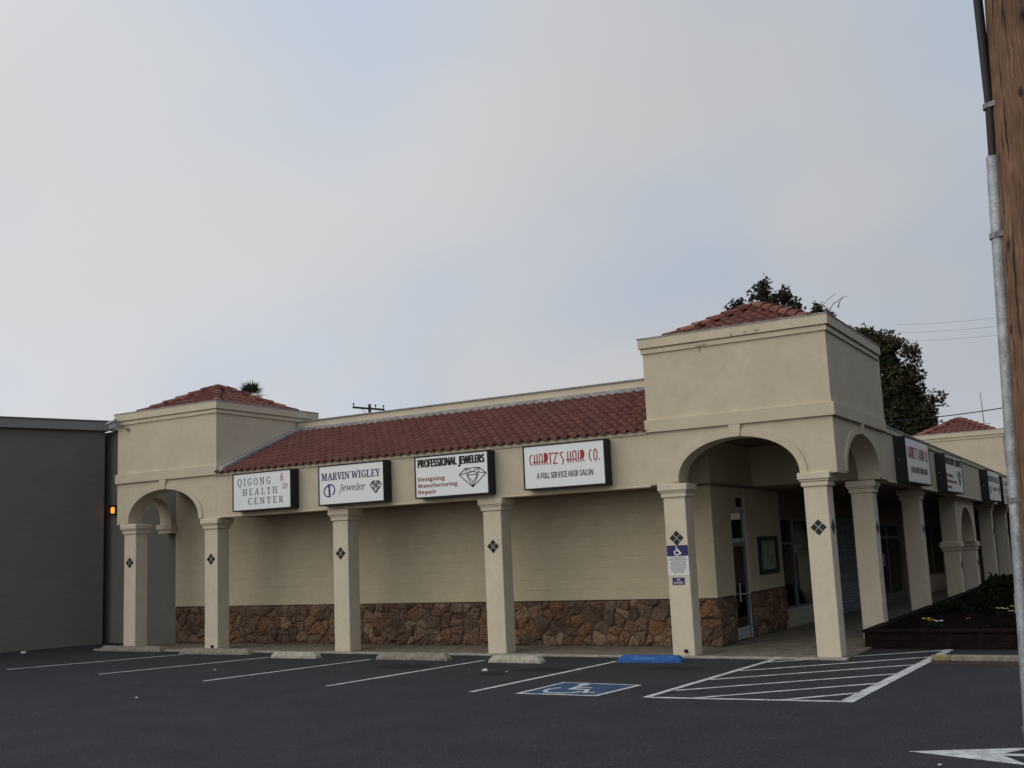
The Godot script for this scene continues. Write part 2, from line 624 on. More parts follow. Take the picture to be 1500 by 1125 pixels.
func hip_mesh(L := 0.40) -> ArrayMesh:
	# half-round ridge tile, wider at its lower end
	var g := geo()
	var K := 8
	for k in K:
		var a0 := PI * k / K
		var a1 := PI * (k + 1) / K
		var p0 := Vector3(cos(a0) * 0.10, sin(a0) * 0.085, 0)
		var p1 := Vector3(cos(a1) * 0.10, sin(a1) * 0.085, 0)
		var q0 := Vector3(cos(a0) * 0.125, sin(a0) * 0.105 + 0.02, L)
		var q1 := Vector3(cos(a1) * 0.125, sin(a1) * 0.105 + 0.02, L)
		g.quad(p0, p1, q1, q0, (p0 + p1))
		var r0 := Vector3(cos(a0) * 0.10, sin(a0) * 0.082 + 0.015, L - 0.003)
		var r1 := Vector3(cos(a1) * 0.10, sin(a1) * 0.082 + 0.015, L - 0.003)
		g.quad(q0, q1, r1, r0, Vector3(0, 0, 1))
	return g.mesh()

var tile_m: ArrayMesh
var hip_m: ArrayMesh
var mass_places: Array = []

func put_mesh(m: Mesh, called: String, mt: Material, parent: Node, t: Transform3D) -> MeshInstance3D:
	var o := MeshInstance3D.new()
	o.mesh = m
	o.material_override = mt
	o.name = numbered(parent, called)
	parent.add_child(o, true)
	o.transform = t
	return o

# a face of the hip roof: eave from a to b (left to right seen from outside), top edge from ta to tb
func roof_face(parent: Node, a: Vector3, b: Vector3, ta: Vector3, tb: Vector3, single: bool, places: Array, drop := 0.0) -> void:
	var across := (b - a).normalized()
	var up := (ta + tb) * 0.5 - (a + b) * 0.5
	up = (up - across * up.dot(across))
	var slope_len := up.length()
	up = up.normalized()
	var nn := across.cross(up).normalized()
	if nn.y < 0.0:
		nn = -nn
	var bas := Basis(across, nn, -up)
	if bas.determinant() < 0.0:
		bas = Basis(-across, nn, -up)
	var W := (b - a).length()
	var la := (ta - a).dot(across)
	var lb := (tb - a).dot(across)
	var rows := int(ceil(slope_len / 0.275))
	for r in rows:
		var s0 := r * 0.275
		var f := clampf((s0 + 0.14) / slope_len, 0.0, 1.0)
		var x0 := la * f
		var x1 := lerpf(W, lb, f)
		var k0 := int(floor(x0 / 0.2))
		var k1 := int(ceil(x1 / 0.2))
		for k in range(k0, k1):
			var xc := (k + 0.5) * 0.2
			if xc < x0 - 0.04 or xc > x1 + 0.04:
				continue
			var len_up := minf(0.295, slope_len - s0 + 0.02)
			var at := a + across * xc + up * (s0 + len_up) + nn * (0.012 + rng.randf_range(0.0, 0.006))
			var bb := bas.rotated(nn, rng.randf_range(-0.02, 0.02))
			var t := Transform3D(bb, at)
			if single:
				put_mesh(tile_m, "roof_tile", M.tiles[rng.randi() % 6], parent, t)
			else:
				places.append(t)

func tile_mass(parent: Node, places: Array) -> void:
	if places.is_empty():
		return
	var cc := []
	for k in places.size():
		var q = [[0.168, 0.061, 0.044], [0.154, 0.055, 0.041], [0.184, 0.069, 0.048], [0.160, 0.060, 0.047], [0.142, 0.051, 0.040], [0.176, 0.070, 0.050]][rng.randi() % 6]
		cc.append(Color(q[0], q[1], q[2]))
	var o := MeshInstance3D.new()
	o.mesh = joined(tile_m, places, cc)
	o.material_override = M.tile_mass
	o.name = numbered(parent, "roof_tiles")
	o.set_meta("kind", "stuff")
	parent.add_child(o, true)

func hip_line(parent: Node, a: Vector3, b: Vector3) -> void:
	# from the foot a to the top b
	var d := (a - b).normalized()
	var x := Vector3.UP.cross(d).normalized()
	var y := d.cross(x).normalized()
	var L := (a - b).length()
	var k := int(ceil(L / 0.33))
	for i in k:
		var s := L - (i + 1) * (L / k)
		var t := Transform3D(Basis(x, y, d), b + d * s + y * (0.015))
		put_mesh(hip_m, "hip_tile", M.ridge[rng.randi() % 3] if rng.randf() < 0.6 else M.tiles[rng.randi() % 6], parent, t)

# the hipped tower: x0..x1, z0 (front) .. z1 (back)
func tower(b: Node, x0: float, x1: float, z1: float, zf: float, y0: float, dy: float, front_arch: Array, right_arch: Array, left_arch: Array, singles: Array, sl := 0.0) -> void:
	var t := node("corner_tower", b)
	var yb0 := 4.0 + dy
	var yb1 := 4.225 + dy
	var yc := 5.45 + dy
	var yt := 5.705 + dy
	var th := 0.40
	# front
	var g := geo(sl)
	g.xf = Transform3D(Basis.IDENTITY, Vector3(0, 0, zf))
	arch_wall(g, x0, x1, y0, yc, front_arch[0], front_arch[1], y0 + 0.03, front_arch[2], 0.0, th)
	put(g, "front_wall", M.stucco, t)
	var FX := Transform3D(Basis.IDENTITY, Vector3(0, 0, zf))
	# right side, local x runs to -z
	g = geo(sl)
	g.xf = facing_x(x1)
	if right_arch.size() > 0:
		arch_wall(g, -zf + th, -z1, y0, yc, right_arch[0], right_arch[1], y0 + 0.03, right_arch[2], 0.0, th)
	else:
		g.box(Vector3(-zf + th, 3.9 + dy if right_arch.is_empty() else y0, -th), Vector3(-z1, yc, 0))
	put(g, "side_wall", M.stucco, t)
	g = geo(sl)
	g.xf = facing_x(x0)
	if left_arch.size() > 0:
		arch_wall(g, -zf + th, -z1, y0, yc, left_arch[0], left_arch[1], y0 + 0.03, left_arch[2], th, th)
	else:
		g.box(Vector3(-zf + th, y0, 0.0), Vector3(-z1, yc, th * 0.5))
	put(g, "side_wall", M.stucco, t)
	g = geo(sl)
	g.box(Vector3(x0 + 0.001, y0, z1 - 0.2), Vector3(x1 - 0.001, yc, z1))
	put(g, "rear_wall", M.stucco, t)
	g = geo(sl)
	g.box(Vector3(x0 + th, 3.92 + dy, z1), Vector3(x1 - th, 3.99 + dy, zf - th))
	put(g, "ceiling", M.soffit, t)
	# band
	g = geo(sl)
	g.xf = FX
	g.box(Vector3(x0 - 0.03, yb0, -0.02), Vector3(x1 + 0.055, yb1, 0.055), 0.006)
	g.xf = Transform3D.IDENTITY
	g.box(Vector3(x1 - 0.02, yb0, z1), Vector3(x1 + 0.055, yb1, zf - 0.021), 0.006)
	put(g, "band_course", M.stucco, t)
	# keystones
	g = geo(sl)
	g.xf = FX
	var kx: float = front_arch[0] + 0.02
	var kt: float = y0 + 0.03 + front_arch[2]
	g.extrude(PackedVector2Array([Vector2(kx - 0.075, kt + 0.0), Vector2(kx + 0.075, kt + 0.0), Vector2(kx + 0.105, yb0 - 0.002), Vector2(kx - 0.105, yb0 - 0.002)]), 0.055, 0.10)
	put(g, "keystone", M.stucco, t)
	g = geo(sl)
	g.xf = FX
	archivolt(g, front_arch[0], front_arch[1] + 0.003, y0 + 0.03, front_arch[2] + 0.003, 0.125, 0.028, 0.05)
	put(g, "arch_moulding", M.stucco, t)
	if right_arch.size() > 0:
		var RX := facing_x(x1)
		g = geo(sl)
		g.xf = RX
		kx = right_arch[0]
		kt = y0 + 0.03 + right_arch[2]
		g.extrude(PackedVector2Array([Vector2(kx - 0.075, kt), Vector2(kx + 0.075, kt), Vector2(kx + 0.105, yb0 - 0.002), Vector2(kx - 0.105, yb0 - 0.002)]), 0.055, 0.10)
		put(g, "keystone", M.stucco, t)
		g = geo(sl)
		g.xf = RX
		archivolt(g, right_arch[0], right_arch[1] + 0.003, y0 + 0.03, right_arch[2] + 0.003, 0.125, 0.028, 0.05)
		put(g, "arch_moulding", M.stucco, t)
	# cornice
	g = geo(sl)
	g.ring(x0, x1, z1, zf, yc - 0.015, yc + 0.062, 0.032, 0.2)
	g.ring(x0, x1, z1, zf, yc + 0.062, yc + 0.085, 0.012, 0.2)
	g.ring(x0, x1, z1, zf, yc + 0.085, yt, 0.065, 0.2)
	put(g, "cornice", M.trim, t)
	g = geo(sl)
	g.ring(x0, x1, z1, zf, yt, yt + 0.018, 0.078, 0.2)
	put(g, "cap_flashing", M.flash, t)
	if x0 > 0.0 and zf > -1.0:
		# drip stains below the cornice
		for q in [[3.35, 5.455, 0.30, 0.045], [3.15, 5.52, 0.12, 0.03], [3.9, 5.56, 0.07, 0.07], [4.15, 5.57, 0.08, 0.06], [4.35, 5.58, 0.10, 0.05], [3.28, 5.42, 0.05, 0.30], [2.8, 5.44, 0.10, 0.03]]:
			g = geo()
			var pp := PackedVector2Array()
			for k in 14:
				var aa := TAU * k / 14.0
				var r2 := rng.randf_range(0.55, 1.0)
				pp.append(Vector2(q[0] + cos(aa) * q[2] * 0.5 * r2, q[1] + sin(aa) * q[3] * 0.5 * r2))
			g.extrude(pp, zf + (0.0665 if q[1] > 5.535 else (0.0335 if q[1] > 5.44 else 0.0015)), 0.003)
			put(g, "drip_stain", M.stain, t)
	# hip roof
	var ye := yt - 0.09
	var yr := 6.37 + dy
	var xm := (x0 + x1) * 0.5
	var ins := 0.16
	var half := (x1 - x0) * 0.5 - ins
	var P := [Vector3(x0 + ins, ye, zf - ins), Vector3(x1 - ins, ye, zf - ins), Vector3(x1 - ins, ye, z1 + ins), Vector3(x0 + ins, ye, z1 + ins)]
	var dz := minf(half + 0.05, (zf - z1) * 0.5 - ins - 0.04)
	var rf := Vector3(xm, yr, zf - ins - dz)
	var rb := Vector3(xm, yr, z1 + ins + dz)
	for q in P.size():
		P[q].y += sl * minf(0.0, P[q].z + 4.0)
	rf.y += sl * minf(0.0, rf.z + 4.0)
	rb.y += sl * minf(0.0, rb.z + 4.0)
	g = geo()
	var dn := Vector3(0, 0.02, 0)
	g.tri(P[0] - dn, P[1] - dn, rf - dn, Vector3.UP)
	g.quad(P[1] - dn, P[2] - dn, rb - dn, rf - dn, Vector3.UP)
	g.tri(P[2] - dn, P[3] - dn, rb - dn, Vector3.UP)
	g.quad(P[3] - dn, P[0] - dn, rf - dn, rb - dn, Vector3.UP)
	put(g, "roof_deck", M.deck, t)
	var places := []
	roof_face(t, P[0], P[1], rf, rf, singles[0], places)
	roof_face(t, P[1], P[2], rf, rb, singles[1], places)
	roof_face(t, P[2], P[3], rb, rb, false, places)
	roof_face(t, P[3], P[0], rb, rf, false, places)
	tile_mass(t, places)
	hip_line(t, P[0], rf)
	hip_line(t, P[1], rf)
	hip_line(t, P[2], rb)
	hip_line(t, P[3], rb)
	if rf.distance_to(rb) > 0.1:
		hip_line(t, rb, rf)
	g = geo()
	var K := 10
	for k in K:
		var a0 := TAU * k / K
		var a1 := TAU * (k + 1) / K
		var lo := rf + Vector3(0, -0.05, 0)
		var prof := [Vector2(0.19, 0.0), Vector2(0.15, 0.09), Vector2(0.08, 0.14), Vector2(0.0, 0.155)]
		for q in 3:
			var u: Vector2 = prof[q]
			var w: Vector2 = prof[q + 1]
			g.quad(lo + Vector3(cos(a0) * u.x, u.y, sin(a0) * u.x), lo + Vector3(cos(a1) * u.x, u.y, sin(a1) * u.x), lo + Vector3(cos(a1) * w.x, w.y, sin(a1) * w.x), lo + Vector3(cos(a0) * w.x, w.y, sin(a0) * w.x), Vector3(cos(a0), 0.7, sin(a0)))
	put(g, "apex_cap", M.ridge[1], t)

func diamond(parent: Node, xf: Transform3D, sl := 0.0) -> void:
	# four small square tiles set on their corners, pale grout between them
	var e := 0.094
	var gap := 0.012
	var g := geo(sl)
	g.xf = xf * Transform3D(Basis(Vector3(0, 0, 1), PI / 4), Vector3.ZERO)
	g.box(Vector3(-e, -e, -0.004), Vector3(e, e, 0.0015))
	put(g, "tile_grout", M.grout, parent)
	for sx in [-1.0, 1.0]:
		for sy in [-1.0, 1.0]:
			g = geo(sl)
			g.xf = xf * Transform3D(Basis(Vector3(0, 0, 1), PI / 4), Vector3.ZERO)
			var ce := Vector3(sx * (e + gap * 0.5) * 0.5, sy * (e + gap * 0.5) * 0.5, 0.0)
			var hh := (e - gap * 0.5) * 0.5
			g.box(ce + Vector3(-hh, -hh, 0.0), ce + Vector3(hh, hh, 0.005), 0.0015)
			put(g, "diamond_tile", M.green_tile, parent)

func column(b: Node, x: float, zf: float, w: float, d: float, y0: float, ytop: float, front: bool, side: bool, sl := 0.0, ydia := 2.10) -> Node3D:
	var c := node("column", b)
	var yc := ytop - 0.235
	var g := geo(sl)
	g.box(Vector3(x, y0 - 0.12, zf - d), Vector3(x + w, yc + 0.01, zf), 0.009)
	put(g, "shaft", M.column, c)
	g = geo(sl)
	g.box(Vector3(x - 0.032, yc, zf - d - 0.032), Vector3(x + w + 0.032, yc + 0.085, zf + 0.032), 0.01)
	g.box(Vector3(x - 0.052, yc + 0.085, zf - d - 0.052), Vector3(x + w + 0.052, yc + 0.115, zf + 0.052), 0.006)
	g.box(Vector3(x - 0.075, yc + 0.115, zf - d - 0.075), Vector3(x + w + 0.075, ytop - 0.003, zf + 0.075), 0.012)
	put(g, "capital", M.column, c)
	if front:
		diamond(c, Transform3D(Basis.IDENTITY, Vector3(x + w * 0.5, ydia, zf)), sl)
	if side:
		diamond(c, Transform3D(facing_x(x + w).basis, Vector3(x + w, ydia, zf - d * 0.5)), sl)
	return c

# irregular field stones over a rectangle; xf places local x, y, z
func stone_field(parent: Node, W: float, H: float, xf: Transform3D, s: int) -> void:
	var r := RandomNumberGenerator.new()
	r.seed = s
	var sites := []
	var wts := []
	var cw := 0.235
	var chh := 0.166
	var nx := roundi(W / cw)
	var ny := roundi(H / chh)
	for i in range(-1, nx + 1):
		for j in range(-1, ny + 1):
			if r.randf() < 0.20:
				continue
			wts.append(r.randf() * r.randf() * 0.022)
			sites.append(Vector2((i + 0.5 + r.randf_range(-0.46, 0.46)) * W / nx, (j + 0.5 + r.randf_range(-0.42, 0.42)) * H / ny))
	for i in sites.size():
		var p: Vector2 = sites[i]
		if p.x < 0.0 or p.x > W or p.y < 0.0 or p.y > H:
			continue
		var poly := PackedVector2Array([Vector2(maxf(0, p.x - 0.6), maxf(0, p.y - 0.5)), Vector2(minf(W, p.x + 0.6), maxf(0, p.y - 0.5)), Vector2(minf(W, p.x + 0.6), minf(H, p.y + 0.5)), Vector2(maxf(0, p.x - 0.6), minf(H, p.y + 0.5))])
		var Ht := H - r.randf() * 0.022
		for k in poly.size():
			poly[k].y = minf(poly[k].y, Ht)
		for j in sites.size():
			if j == i:
				continue
			var q: Vector2 = sites[j]
			if absf(q.x - p.x) > 1.2 or absf(q.y - p.y) > 1.0:
				continue
			var m := p.lerp(q, 0.5 + (wts[i] - wts[j]) / (2.0 * p.distance_squared_to(q) + 1e-6))
			var nn := (q - p).normalized()
			var out := PackedVector2Array()
			for k in poly.size():
				var a := poly[k]
				var b2 := poly[(k + 1) % poly.size()]
				var da := (a - m).dot(nn)
				var db := (b2 - m).dot(nn)
				if da <= 0.0:
					out.append(a)
				if (da < 0.0) != (db < 0.0) and absf(da - db) > 1e-9:
					out.append(a.lerp(b2, da / (da - db)))
			poly = out
			if poly.size() < 3:
				break
		if poly.size() < 3:
			continue
		var ce := Vector2.ZERO
		for q in poly:
			ce += q
		ce /= poly.size()
		# round the corners: two points a side, pulled in and jittered
		var rim := PackedVector2Array()
		for k in poly.size():
			var a := poly[k]
			var b2 := poly[(k + 1) % poly.size()]
			if a.distance_to(b2) < 0.03:
				continue
			for t in [0.07, 0.36, 0.66, 0.93] if a.distance_to(b2) > 0.16 else [0.12, 0.88]:
				var e := a.lerp(b2, t)
				var inw := (ce - e).normalized()
				e += inw * r.randf_range(-0.006, 0.013)
				rim.append(e)
		if rim.size() < 4:
			continue
		var g := geo()
		var hgt := r.randf_range(0.014, 0.055)
		var tilt := Vector2(r.randf_range(-0.22, 0.22), r.randf_range(-0.26, 0.22))
		var top := []
		for e in rim:
			var u := e.lerp(ce, r.randf_range(0.10, 0.34))
			top.append(Vector3(u.x - ce.x, u.y - ce.y, maxf(0.012, hgt + (u - ce).dot(tilt) + r.randf_range(-0.014, 0.014))))
		var mid := []
		for e in rim:
			var u := e.lerp(ce, r.randf_range(0.55, 0.68))
			mid.append(Vector3(u.x - ce.x, u.y - ce.y, maxf(0.012, hgt + 0.012 + (u - ce).dot(tilt) + r.randf_range(-0.018, 0.018))))
		var apex := Vector3(0, 0, hgt + r.randf_range(0.005, 0.025))
		for k in rim.size():
			var j := (k + 1) % rim.size()
			var a := Vector3(rim[k].x - ce.x, rim[k].y - ce.y, 0)
			var b2 := Vector3(rim[j].x - ce.x, rim[j].y - ce.y, 0)
			g.quad(a, b2, top[j], top[k], Vector3((a.x + b2.x), (a.y + b2.y), 0.05))
			g.quad(top[k], top[j], mid[j], mid[k], Vector3(0, 0, 1))
			g.tri(mid[k], mid[j], apex, Vector3(0, 0, 1))
		var o := put(g, "stone", M.stones[r.randi() % M.stones.size()], parent)
		o.transform = xf * Transform3D(Basis.IDENTITY, Vector3(ce.x, ce.y, 0))

func box_part(parent: Node, called: String, m: Material, lo: Vector3, hi: Vector3, bev := 0.0, sl := 0.0) -> MeshInstance3D:
	var g := geo(sl)
	g.box(lo, hi, bev)
	return put(g, called, m, parent)

func build_centre() -> void:
	tile_m = tile_mesh()
	hip_m = hip_mesh()
	var b := node("shopping_centre")
	tag(b, "beige stucco shopping centre with tiled corner towers and a columned arcade", "building")

	# ---- front wall: block above, field stone below
	var xw := -11.386
	box_part(b, "wall_core", M.mortar, Vector3(xw + 0.02, 0.0, ZW - 0.30), Vector3(XS - 0.06, 3.9, ZW - 0.03))
	var fw := node("front_wall", b)
	courses(fw, M.block, xw, XS, 0.985, 3.06, 0.205, 0.05, Transform3D(Basis.IDENTITY, Vector3(0, 0, ZW)))
	var sw := node("stone_wainscot", b)
	box_part(sw, "mortar_bed", M.mortar, Vector3(xw + 0.01, 0.02, ZW - 0.12), Vector3(XS - 0.012, 0.965, ZW - 0.006))
	stone_field(sw, XS + 0.045 - xw, 0.885, Transform3D(Basis.IDENTITY, Vector3(xw, 0.095, ZW - 0.012)), 7)
	# ---- fascia over the arcade
	var fa := node("fascia", b)
	box_part(fa, "fascia_board", M.stucco, Vector3(-8.489, 3.03, -0.28), Vector3(2.194, 4.0, -0.002))
	box_part(fa, "fascia_trim", M.trim, Vector3(-8.487, 3.975, -0.27), Vector3(2.193, 4.062, 0.028), 0.008)
	box_part(fa, "fascia_lip", M.trim, Vector3(-8.487, 3.028, -0.26), Vector3(2.193, 3.062, 0.012), 0.006)
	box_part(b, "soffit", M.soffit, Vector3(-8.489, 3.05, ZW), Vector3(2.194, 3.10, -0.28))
	box_part(b, "upper_wall", M.block, Vector3(xw, 3.061, ZW - 0.25), Vector3(XS, 4.0, ZW - 0.004))
	box_part(b, "upper_wall", M.block, Vector3(XS - 0.3, 3.061, -4.02), Vector3(XS - 0.004, 4.0, ZW - 0.25))
	# ---- tiled slope
	var rs := node("roof_slope", b)
	var e0 := Vector3(-8.47, 4.055, 0.0)
	var e1 := Vector3(2.19, 4.055, 0.0)
	var t0 := Vector3(-8.47, 5.17, -2.70)
	var t1 := Vector3(2.19, 5.17, -2.70)
	var g := geo()
	g.quad(e0 - Vector3(0, 0.02, 0), e1 - Vector3(0, 0.02, 0), t1 - Vector3(0, 0.02, 0), t0 - Vector3(0, 0.02, 0), Vector3(0, 1, 0.4))
	g.quad(e0 - Vector3(0, 0.08, 0), e1 - Vector3(0, 0.08, 0), t1 - Vector3(0, 0.08, 0), t0 - Vector3(0, 0.08, 0), Vector3(0, -1, -0.4))
	put(g, "roof_deck", M.deck, rs)
	var places := []
	var up := (t0 - e0).normalized()
	var nn := Vector3(1, 0, 0).cross(up).normalized()
	if nn.y < 0:
		nn = -nn
	var slen := (t0 - e0).length()
	var rows := 11
	for r in rows:
		for k in 53:
			var xc := 2.19 - 0.1 - k * 0.201
			var at := Vector3(xc, e0.y, e0.z) + up * (r * slen / rows + 0.222) + nn * (0.012 + rng.randf_range(0.0, 0.007))
			var t := Transform3D(Basis(Vector3(1, 0, 0), nn, -up).rotated(nn, rng.randf_range(-0.022, 0.022)), at)
			if k < 11:
				put_mesh(tile_m, "roof_tile", M.tiles[rng.randi() % 6], rs, t)
			else:
				places.append(t)
	tile_mass(rs, places)
	box_part(rs, "ridge_flashing", M.flash, Vector3(-8.45, 5.16, -2.78), Vector3(2.19, 5.262, -2.60), 0.01)
	# sloping trim where the roof meets the left tower
	g = geo()
	g.xf = facing_x(-8.489)
	g.extrude(PackedVector2Array([Vector2(-0.04, 4.00), Vector2(-0.04, 4.16), Vector2(0.02, 4.19), Vector2(3.2, 5.50), Vector2(3.2, 5.30), Vector2(0.0, 4.0)]), 0.24, 0.27)
	put(g, "roof_end_trim", M.flash, rs)
	box_part(b, "parapet", M.trim, Vector3(-8.489, 4.9, -3.0), Vector3(2.194, 5.42, -2.74))
	box_part(b, "parapet_cap", M.flash, Vector3(-8.489, 5.42, -3.03), Vector3(2.194, 5.45, -2.70), 0.006)
	# ---- bulk of the building behind
	box_part(b, "left_wall", M.stucco, Vector3(xw, 0.0, -30), Vector3(xw + 0.3, 5.1, ZW - 0.31))
	box_part(b, "rear_wall", M.stucco, Vector3(xw, 0.0, -30.3), Vector3(XS - 0.3, 4.4, -30.0))
	box_part(b, "flat_roof", M.dark, Vector3(xw, 4.95, -9.0), Vector3(2.19, 5.08, -3.0))
	box_part(b, "flat_roof", M.dark, Vector3(xw, 4.0, -30.0), Vector3(XS, 4.12, -9.0))
	box_part(b, "roof_step", M.stucco, Vector3(xw, 4.0, -9.2), Vector3(2.19, 5.08, -9.0))
	box_part(b, "roof_step", M.stucco, Vector3(2.0, 3.9, -9.0), Vector3(2.189, 4.95, -3.0))
	box_part(b, "interior_floor", M.floor, Vector3(xw, -0.5, -30), Vector3(XS - 0.2, 0.06, ZW - 0.3))
	box_part(b, "interior_partition", M.dark, Vector3(-1.4, 0.06, -30), Vector3(-1.3, 3.99, ZW - 0.31))

	# ---- towers
	tower(b, 2.194, XR, -4.02, 0.0, 3.06, 0.0, [3.81, 1.075, 0.70], [1.96, 1.29, 0.72], [], [true, true])
	tower(b, -11.809, -8.489, -3.45, 0.0, 3.03, 0.015, [-10.215, 1.175, 0.73], [], [0.86, 0.48, 0.62], [true, false])
	# corbel that carries the side arch at the wall
	var cb := node("wall_corbel", b)
	box_part(cb, "corbel_block", M.trim, Vector3(-11.84, 2.80, -1.62), Vector3(-11.36, 2.90, -1.30), 0.01)
	box_part(cb, "corbel_block", M.trim, Vector3(-11.88, 2.90, -1.64), Vector3(-11.33, 3.03, -1.26), 0.012)

	# ---- front columns
	for x in [-11.548, -8.864, -5.108, -1.358, 2.416]:
		var c := column(b, x, 0.0, 0.406, 0.365, 0.1, 3.028 if x < 2 else 3.058, true, false, 0.0, 2.11)
		if x == -8.864 or x == 2.416:
			g = geo()
			var hx: float = x + 0.25
			g.tube([Vector3(hx, 0.175, -0.05), Vector3(hx, 0.175, 0.035)], [0.034, 0.034], 12)
			put(g, "drain_spout", M.black, c)
	column(b, 4.919, 0.0, 0.386, 0.365, 0.1, 3.088, true, true, 0.0, 2.18)

	build_wing(b)

func shop_window(b: Node, called: String, za: float, zb: float, sill: float, head: float, mullions: Array, rail: float) -> Node3D:
	# za nearer the camera than zb, both negative
	var w := node(called, b)
	var g := geo(SL)
	var f := 0.05
	var xa := XS - 0.12
	var xb := XS - 0.03
	g.box(Vector3(xa, sill, zb), Vector3(xb, sill + f, za), 0.004)
	g.box(Vector3(xa, head - f, zb), Vector3(xb, head, za), 0.004)
	g.box(Vector3(xa, sill + f, za - f), Vector3(xb, head - f, za), 0.004)
	g.box(Vector3(xa, sill + f, zb), Vector3(xb, head - f, zb + f), 0.004)
	put(g, "frame", M.alu, w)
	for z in mullions:
		g = geo(SL)
		g.box(Vector3(xa + 0.003, sill + f, z - 0.025), Vector3(xb - 0.003, head - f, z + 0.025), 0.004)
		put(g, "mullion", M.alu, w)
	g = geo(SL)
	g.box(Vector3(xa + 0.006, rail - 0.02, zb + f), Vector3(xb - 0.006, rail + 0.02, za - f), 0.003)
	put(g, "transom_rail", M.alu, w)
	var edges := [za - f]
	for z in mullions:
		edges.append(z)
	edges.append(zb + f)
	for k in edges.size() - 1:
		for y in [[sill + f, rail], [rail, head - f]]:
			g = geo(SL)
			g.box(Vector3(XS - 0.085, y[0] + 0.001, edges[k + 1] + 0.001), Vector3(XS - 0.077, y[1] - 0.001, edges[k] - 0.001))
			put(g, "pane", M.glass, w)
	return w

func build_wing(b: Node) -> void:
	var g: G
	# fascia and flat roof edge
	var fa := node("side_fascia", b)
	box_part(fa, "fascia_board", M.stucco, Vector3(XR - 0.25, 3.03, -25.2), Vector3(XR - 0.004, 4.06, -4.02), 0.0, SL)
	box_part(fa, "fascia_trim", M.trim, Vector3(XR - 0.2, 4.0, -25.2), Vector3(XR + 0.03, 4.10, -4.05), 0.008, SL)
	box_part(fa, "roof_flashing", M.flash, Vector3(XR - 0.22, 4.10, -25.2), Vector3(XR + 0.045, 4.135, -4.05), 0.006, SL)
	box_part(fa, "fascia_lip", M.trim, Vector3(XR - 0.24, 3.02, -25.2), Vector3(XR + 0.010, 3.055, -4.06), 0.006, SL)
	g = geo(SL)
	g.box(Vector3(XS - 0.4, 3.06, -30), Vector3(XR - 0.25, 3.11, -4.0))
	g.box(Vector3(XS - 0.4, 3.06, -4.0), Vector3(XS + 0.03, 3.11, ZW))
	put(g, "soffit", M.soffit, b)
	box_part(b, "wing_roof", M.dark, Vector3(1.2, 3.98, -30), Vector3(XR - 0.25, 4.05, -4.22), 0.0, SL)
	# columns
	for z in [-3.30, -8.15]:
		column(b, 4.919, z, 0.40, 0.365, 0.1, 3.05, false, true, SL, 2.14)
	for z in [-20.9, -25.0]:
		column(b, 4.919, z, 0.40, 0.365, 0.1, 3.05, false, true, SL, 2.14)
	# low arch between two close piers
	var la := node("low_arch", b)
	for z in [-13.3, -16.5]:
		var c := node("pier", la)
		box_part(c, "shaft", M.column, Vector3(4.919, -0.1, z - 0.365), Vector3(5.319, 1.60, z), 0.009, SL)
		box_part(c, "capital", M.column, Vector3(4.885, 1.60, z - 0.40), Vector3(5.353, 1.69, z + 0.035), 0.01, SL)
		box_part(c, "capital", M.column, Vector3(4.845, 1.69, z - 0.44), Vector3(5.393, 1.83, z + 0.075), 0.012, SL)
		diamond(c, Transform3D(facing_x(5.319).basis, Vector3(5.319, 1.22, z - 0.18)), SL)
	g = geo(SL)
	g.xf = facing_x(5.319)
	arch_wall(g, 13.3, 16.865, 1.83, 3.05, 15.08, 1.22, 1.84, 0.95, 0.0, 0.40)
	put(g, "arch_wall", M.stucco, la)
	g = geo(SL)
	g.xf = facing_x(5.319)
	archivolt(g, 15.08, 1.222, 1.84, 0.952, 0.12, 0.022, 0.05)
	put(g, "arch_moulding", M.trim, la)
	# ---- shop fronts, from the corner back
	var sw := node("stone_wainscot", b)
	box_part(sw, "mortar_bed", M.mortar, Vector3(XS - 0.13, 0.02, -2.48), Vector3(XS - 0.010, 0.965, ZW - 0.02))
	stone_field(sw, 1.05, 0.885, facing_x(XS - 0.012) * Transform3D(Basis.IDENTITY, Vector3(1.44, 0.095, 0)), 21)
	box_part(sw, "mortar_bed", M.mortar, Vector3(XS - 0.13, 0.0, -5.74), Vector3(XS - 0.010, 0.965, -3.45))
	stone_field(sw, 2.3, 0.885, facing_x(XS - 0.012) * Transform3D(Basis.IDENTITY, Vector3(3.44, 0.085, 0)), 33)
	var pw := node("side_wall", b)
	courses(pw, M.block, 1.505, 2.52, 0.985, 3.06, 0.205, 0.05, facing_x(XS), "block_course")
	courses(pw, M.block, 3.42, 5.76, 0.985, 3.06, 0.205, 0.05, facing_x(XS), "block_course")
	box_part(pw, "wall_core", M.mortar, Vector3(XS - 0.3, 0.0, -2.5), Vector3(XS - 0.06, 3.06, ZW - 0.31))
	box_part(pw, "wall_core", M.mortar, Vector3(XS - 0.3, 0.0, -5.74), Vector3(XS - 0.06, 3.06, -3.44))
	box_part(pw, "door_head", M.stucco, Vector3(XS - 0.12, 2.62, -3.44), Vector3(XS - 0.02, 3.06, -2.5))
	# door with transom
	var d := node("door", b)
	box_part(d, "frame", M.alu_pale, Vector3(XS - 0.10, 0.1, -2.55), Vector3(XS - 0.02, 2.62, -2.50), 0.004)
	box_part(d, "frame", M.alu_pale, Vector3(XS - 0.10, 0.1, -3.44), Vector3(XS - 0.02, 2.62, -3.38), 0.004)
	box_part(d, "frame", M.alu_pale, Vector3(XS - 0.098, 2.56, -3.38), Vector3(XS - 0.022, 2.62, -2.55), 0.004)
	box_part(d, "frame", M.alu_pale, Vector3(XS - 0.098, 1.98, -3.38), Vector3(XS - 0.022, 2.06, -2.55), 0.004)
	box_part(d, "stile", M.alu, Vector3(XS - 0.085, 0.12, -2.60), Vector3(XS - 0.035, 1.98, -2.552), 0.004)
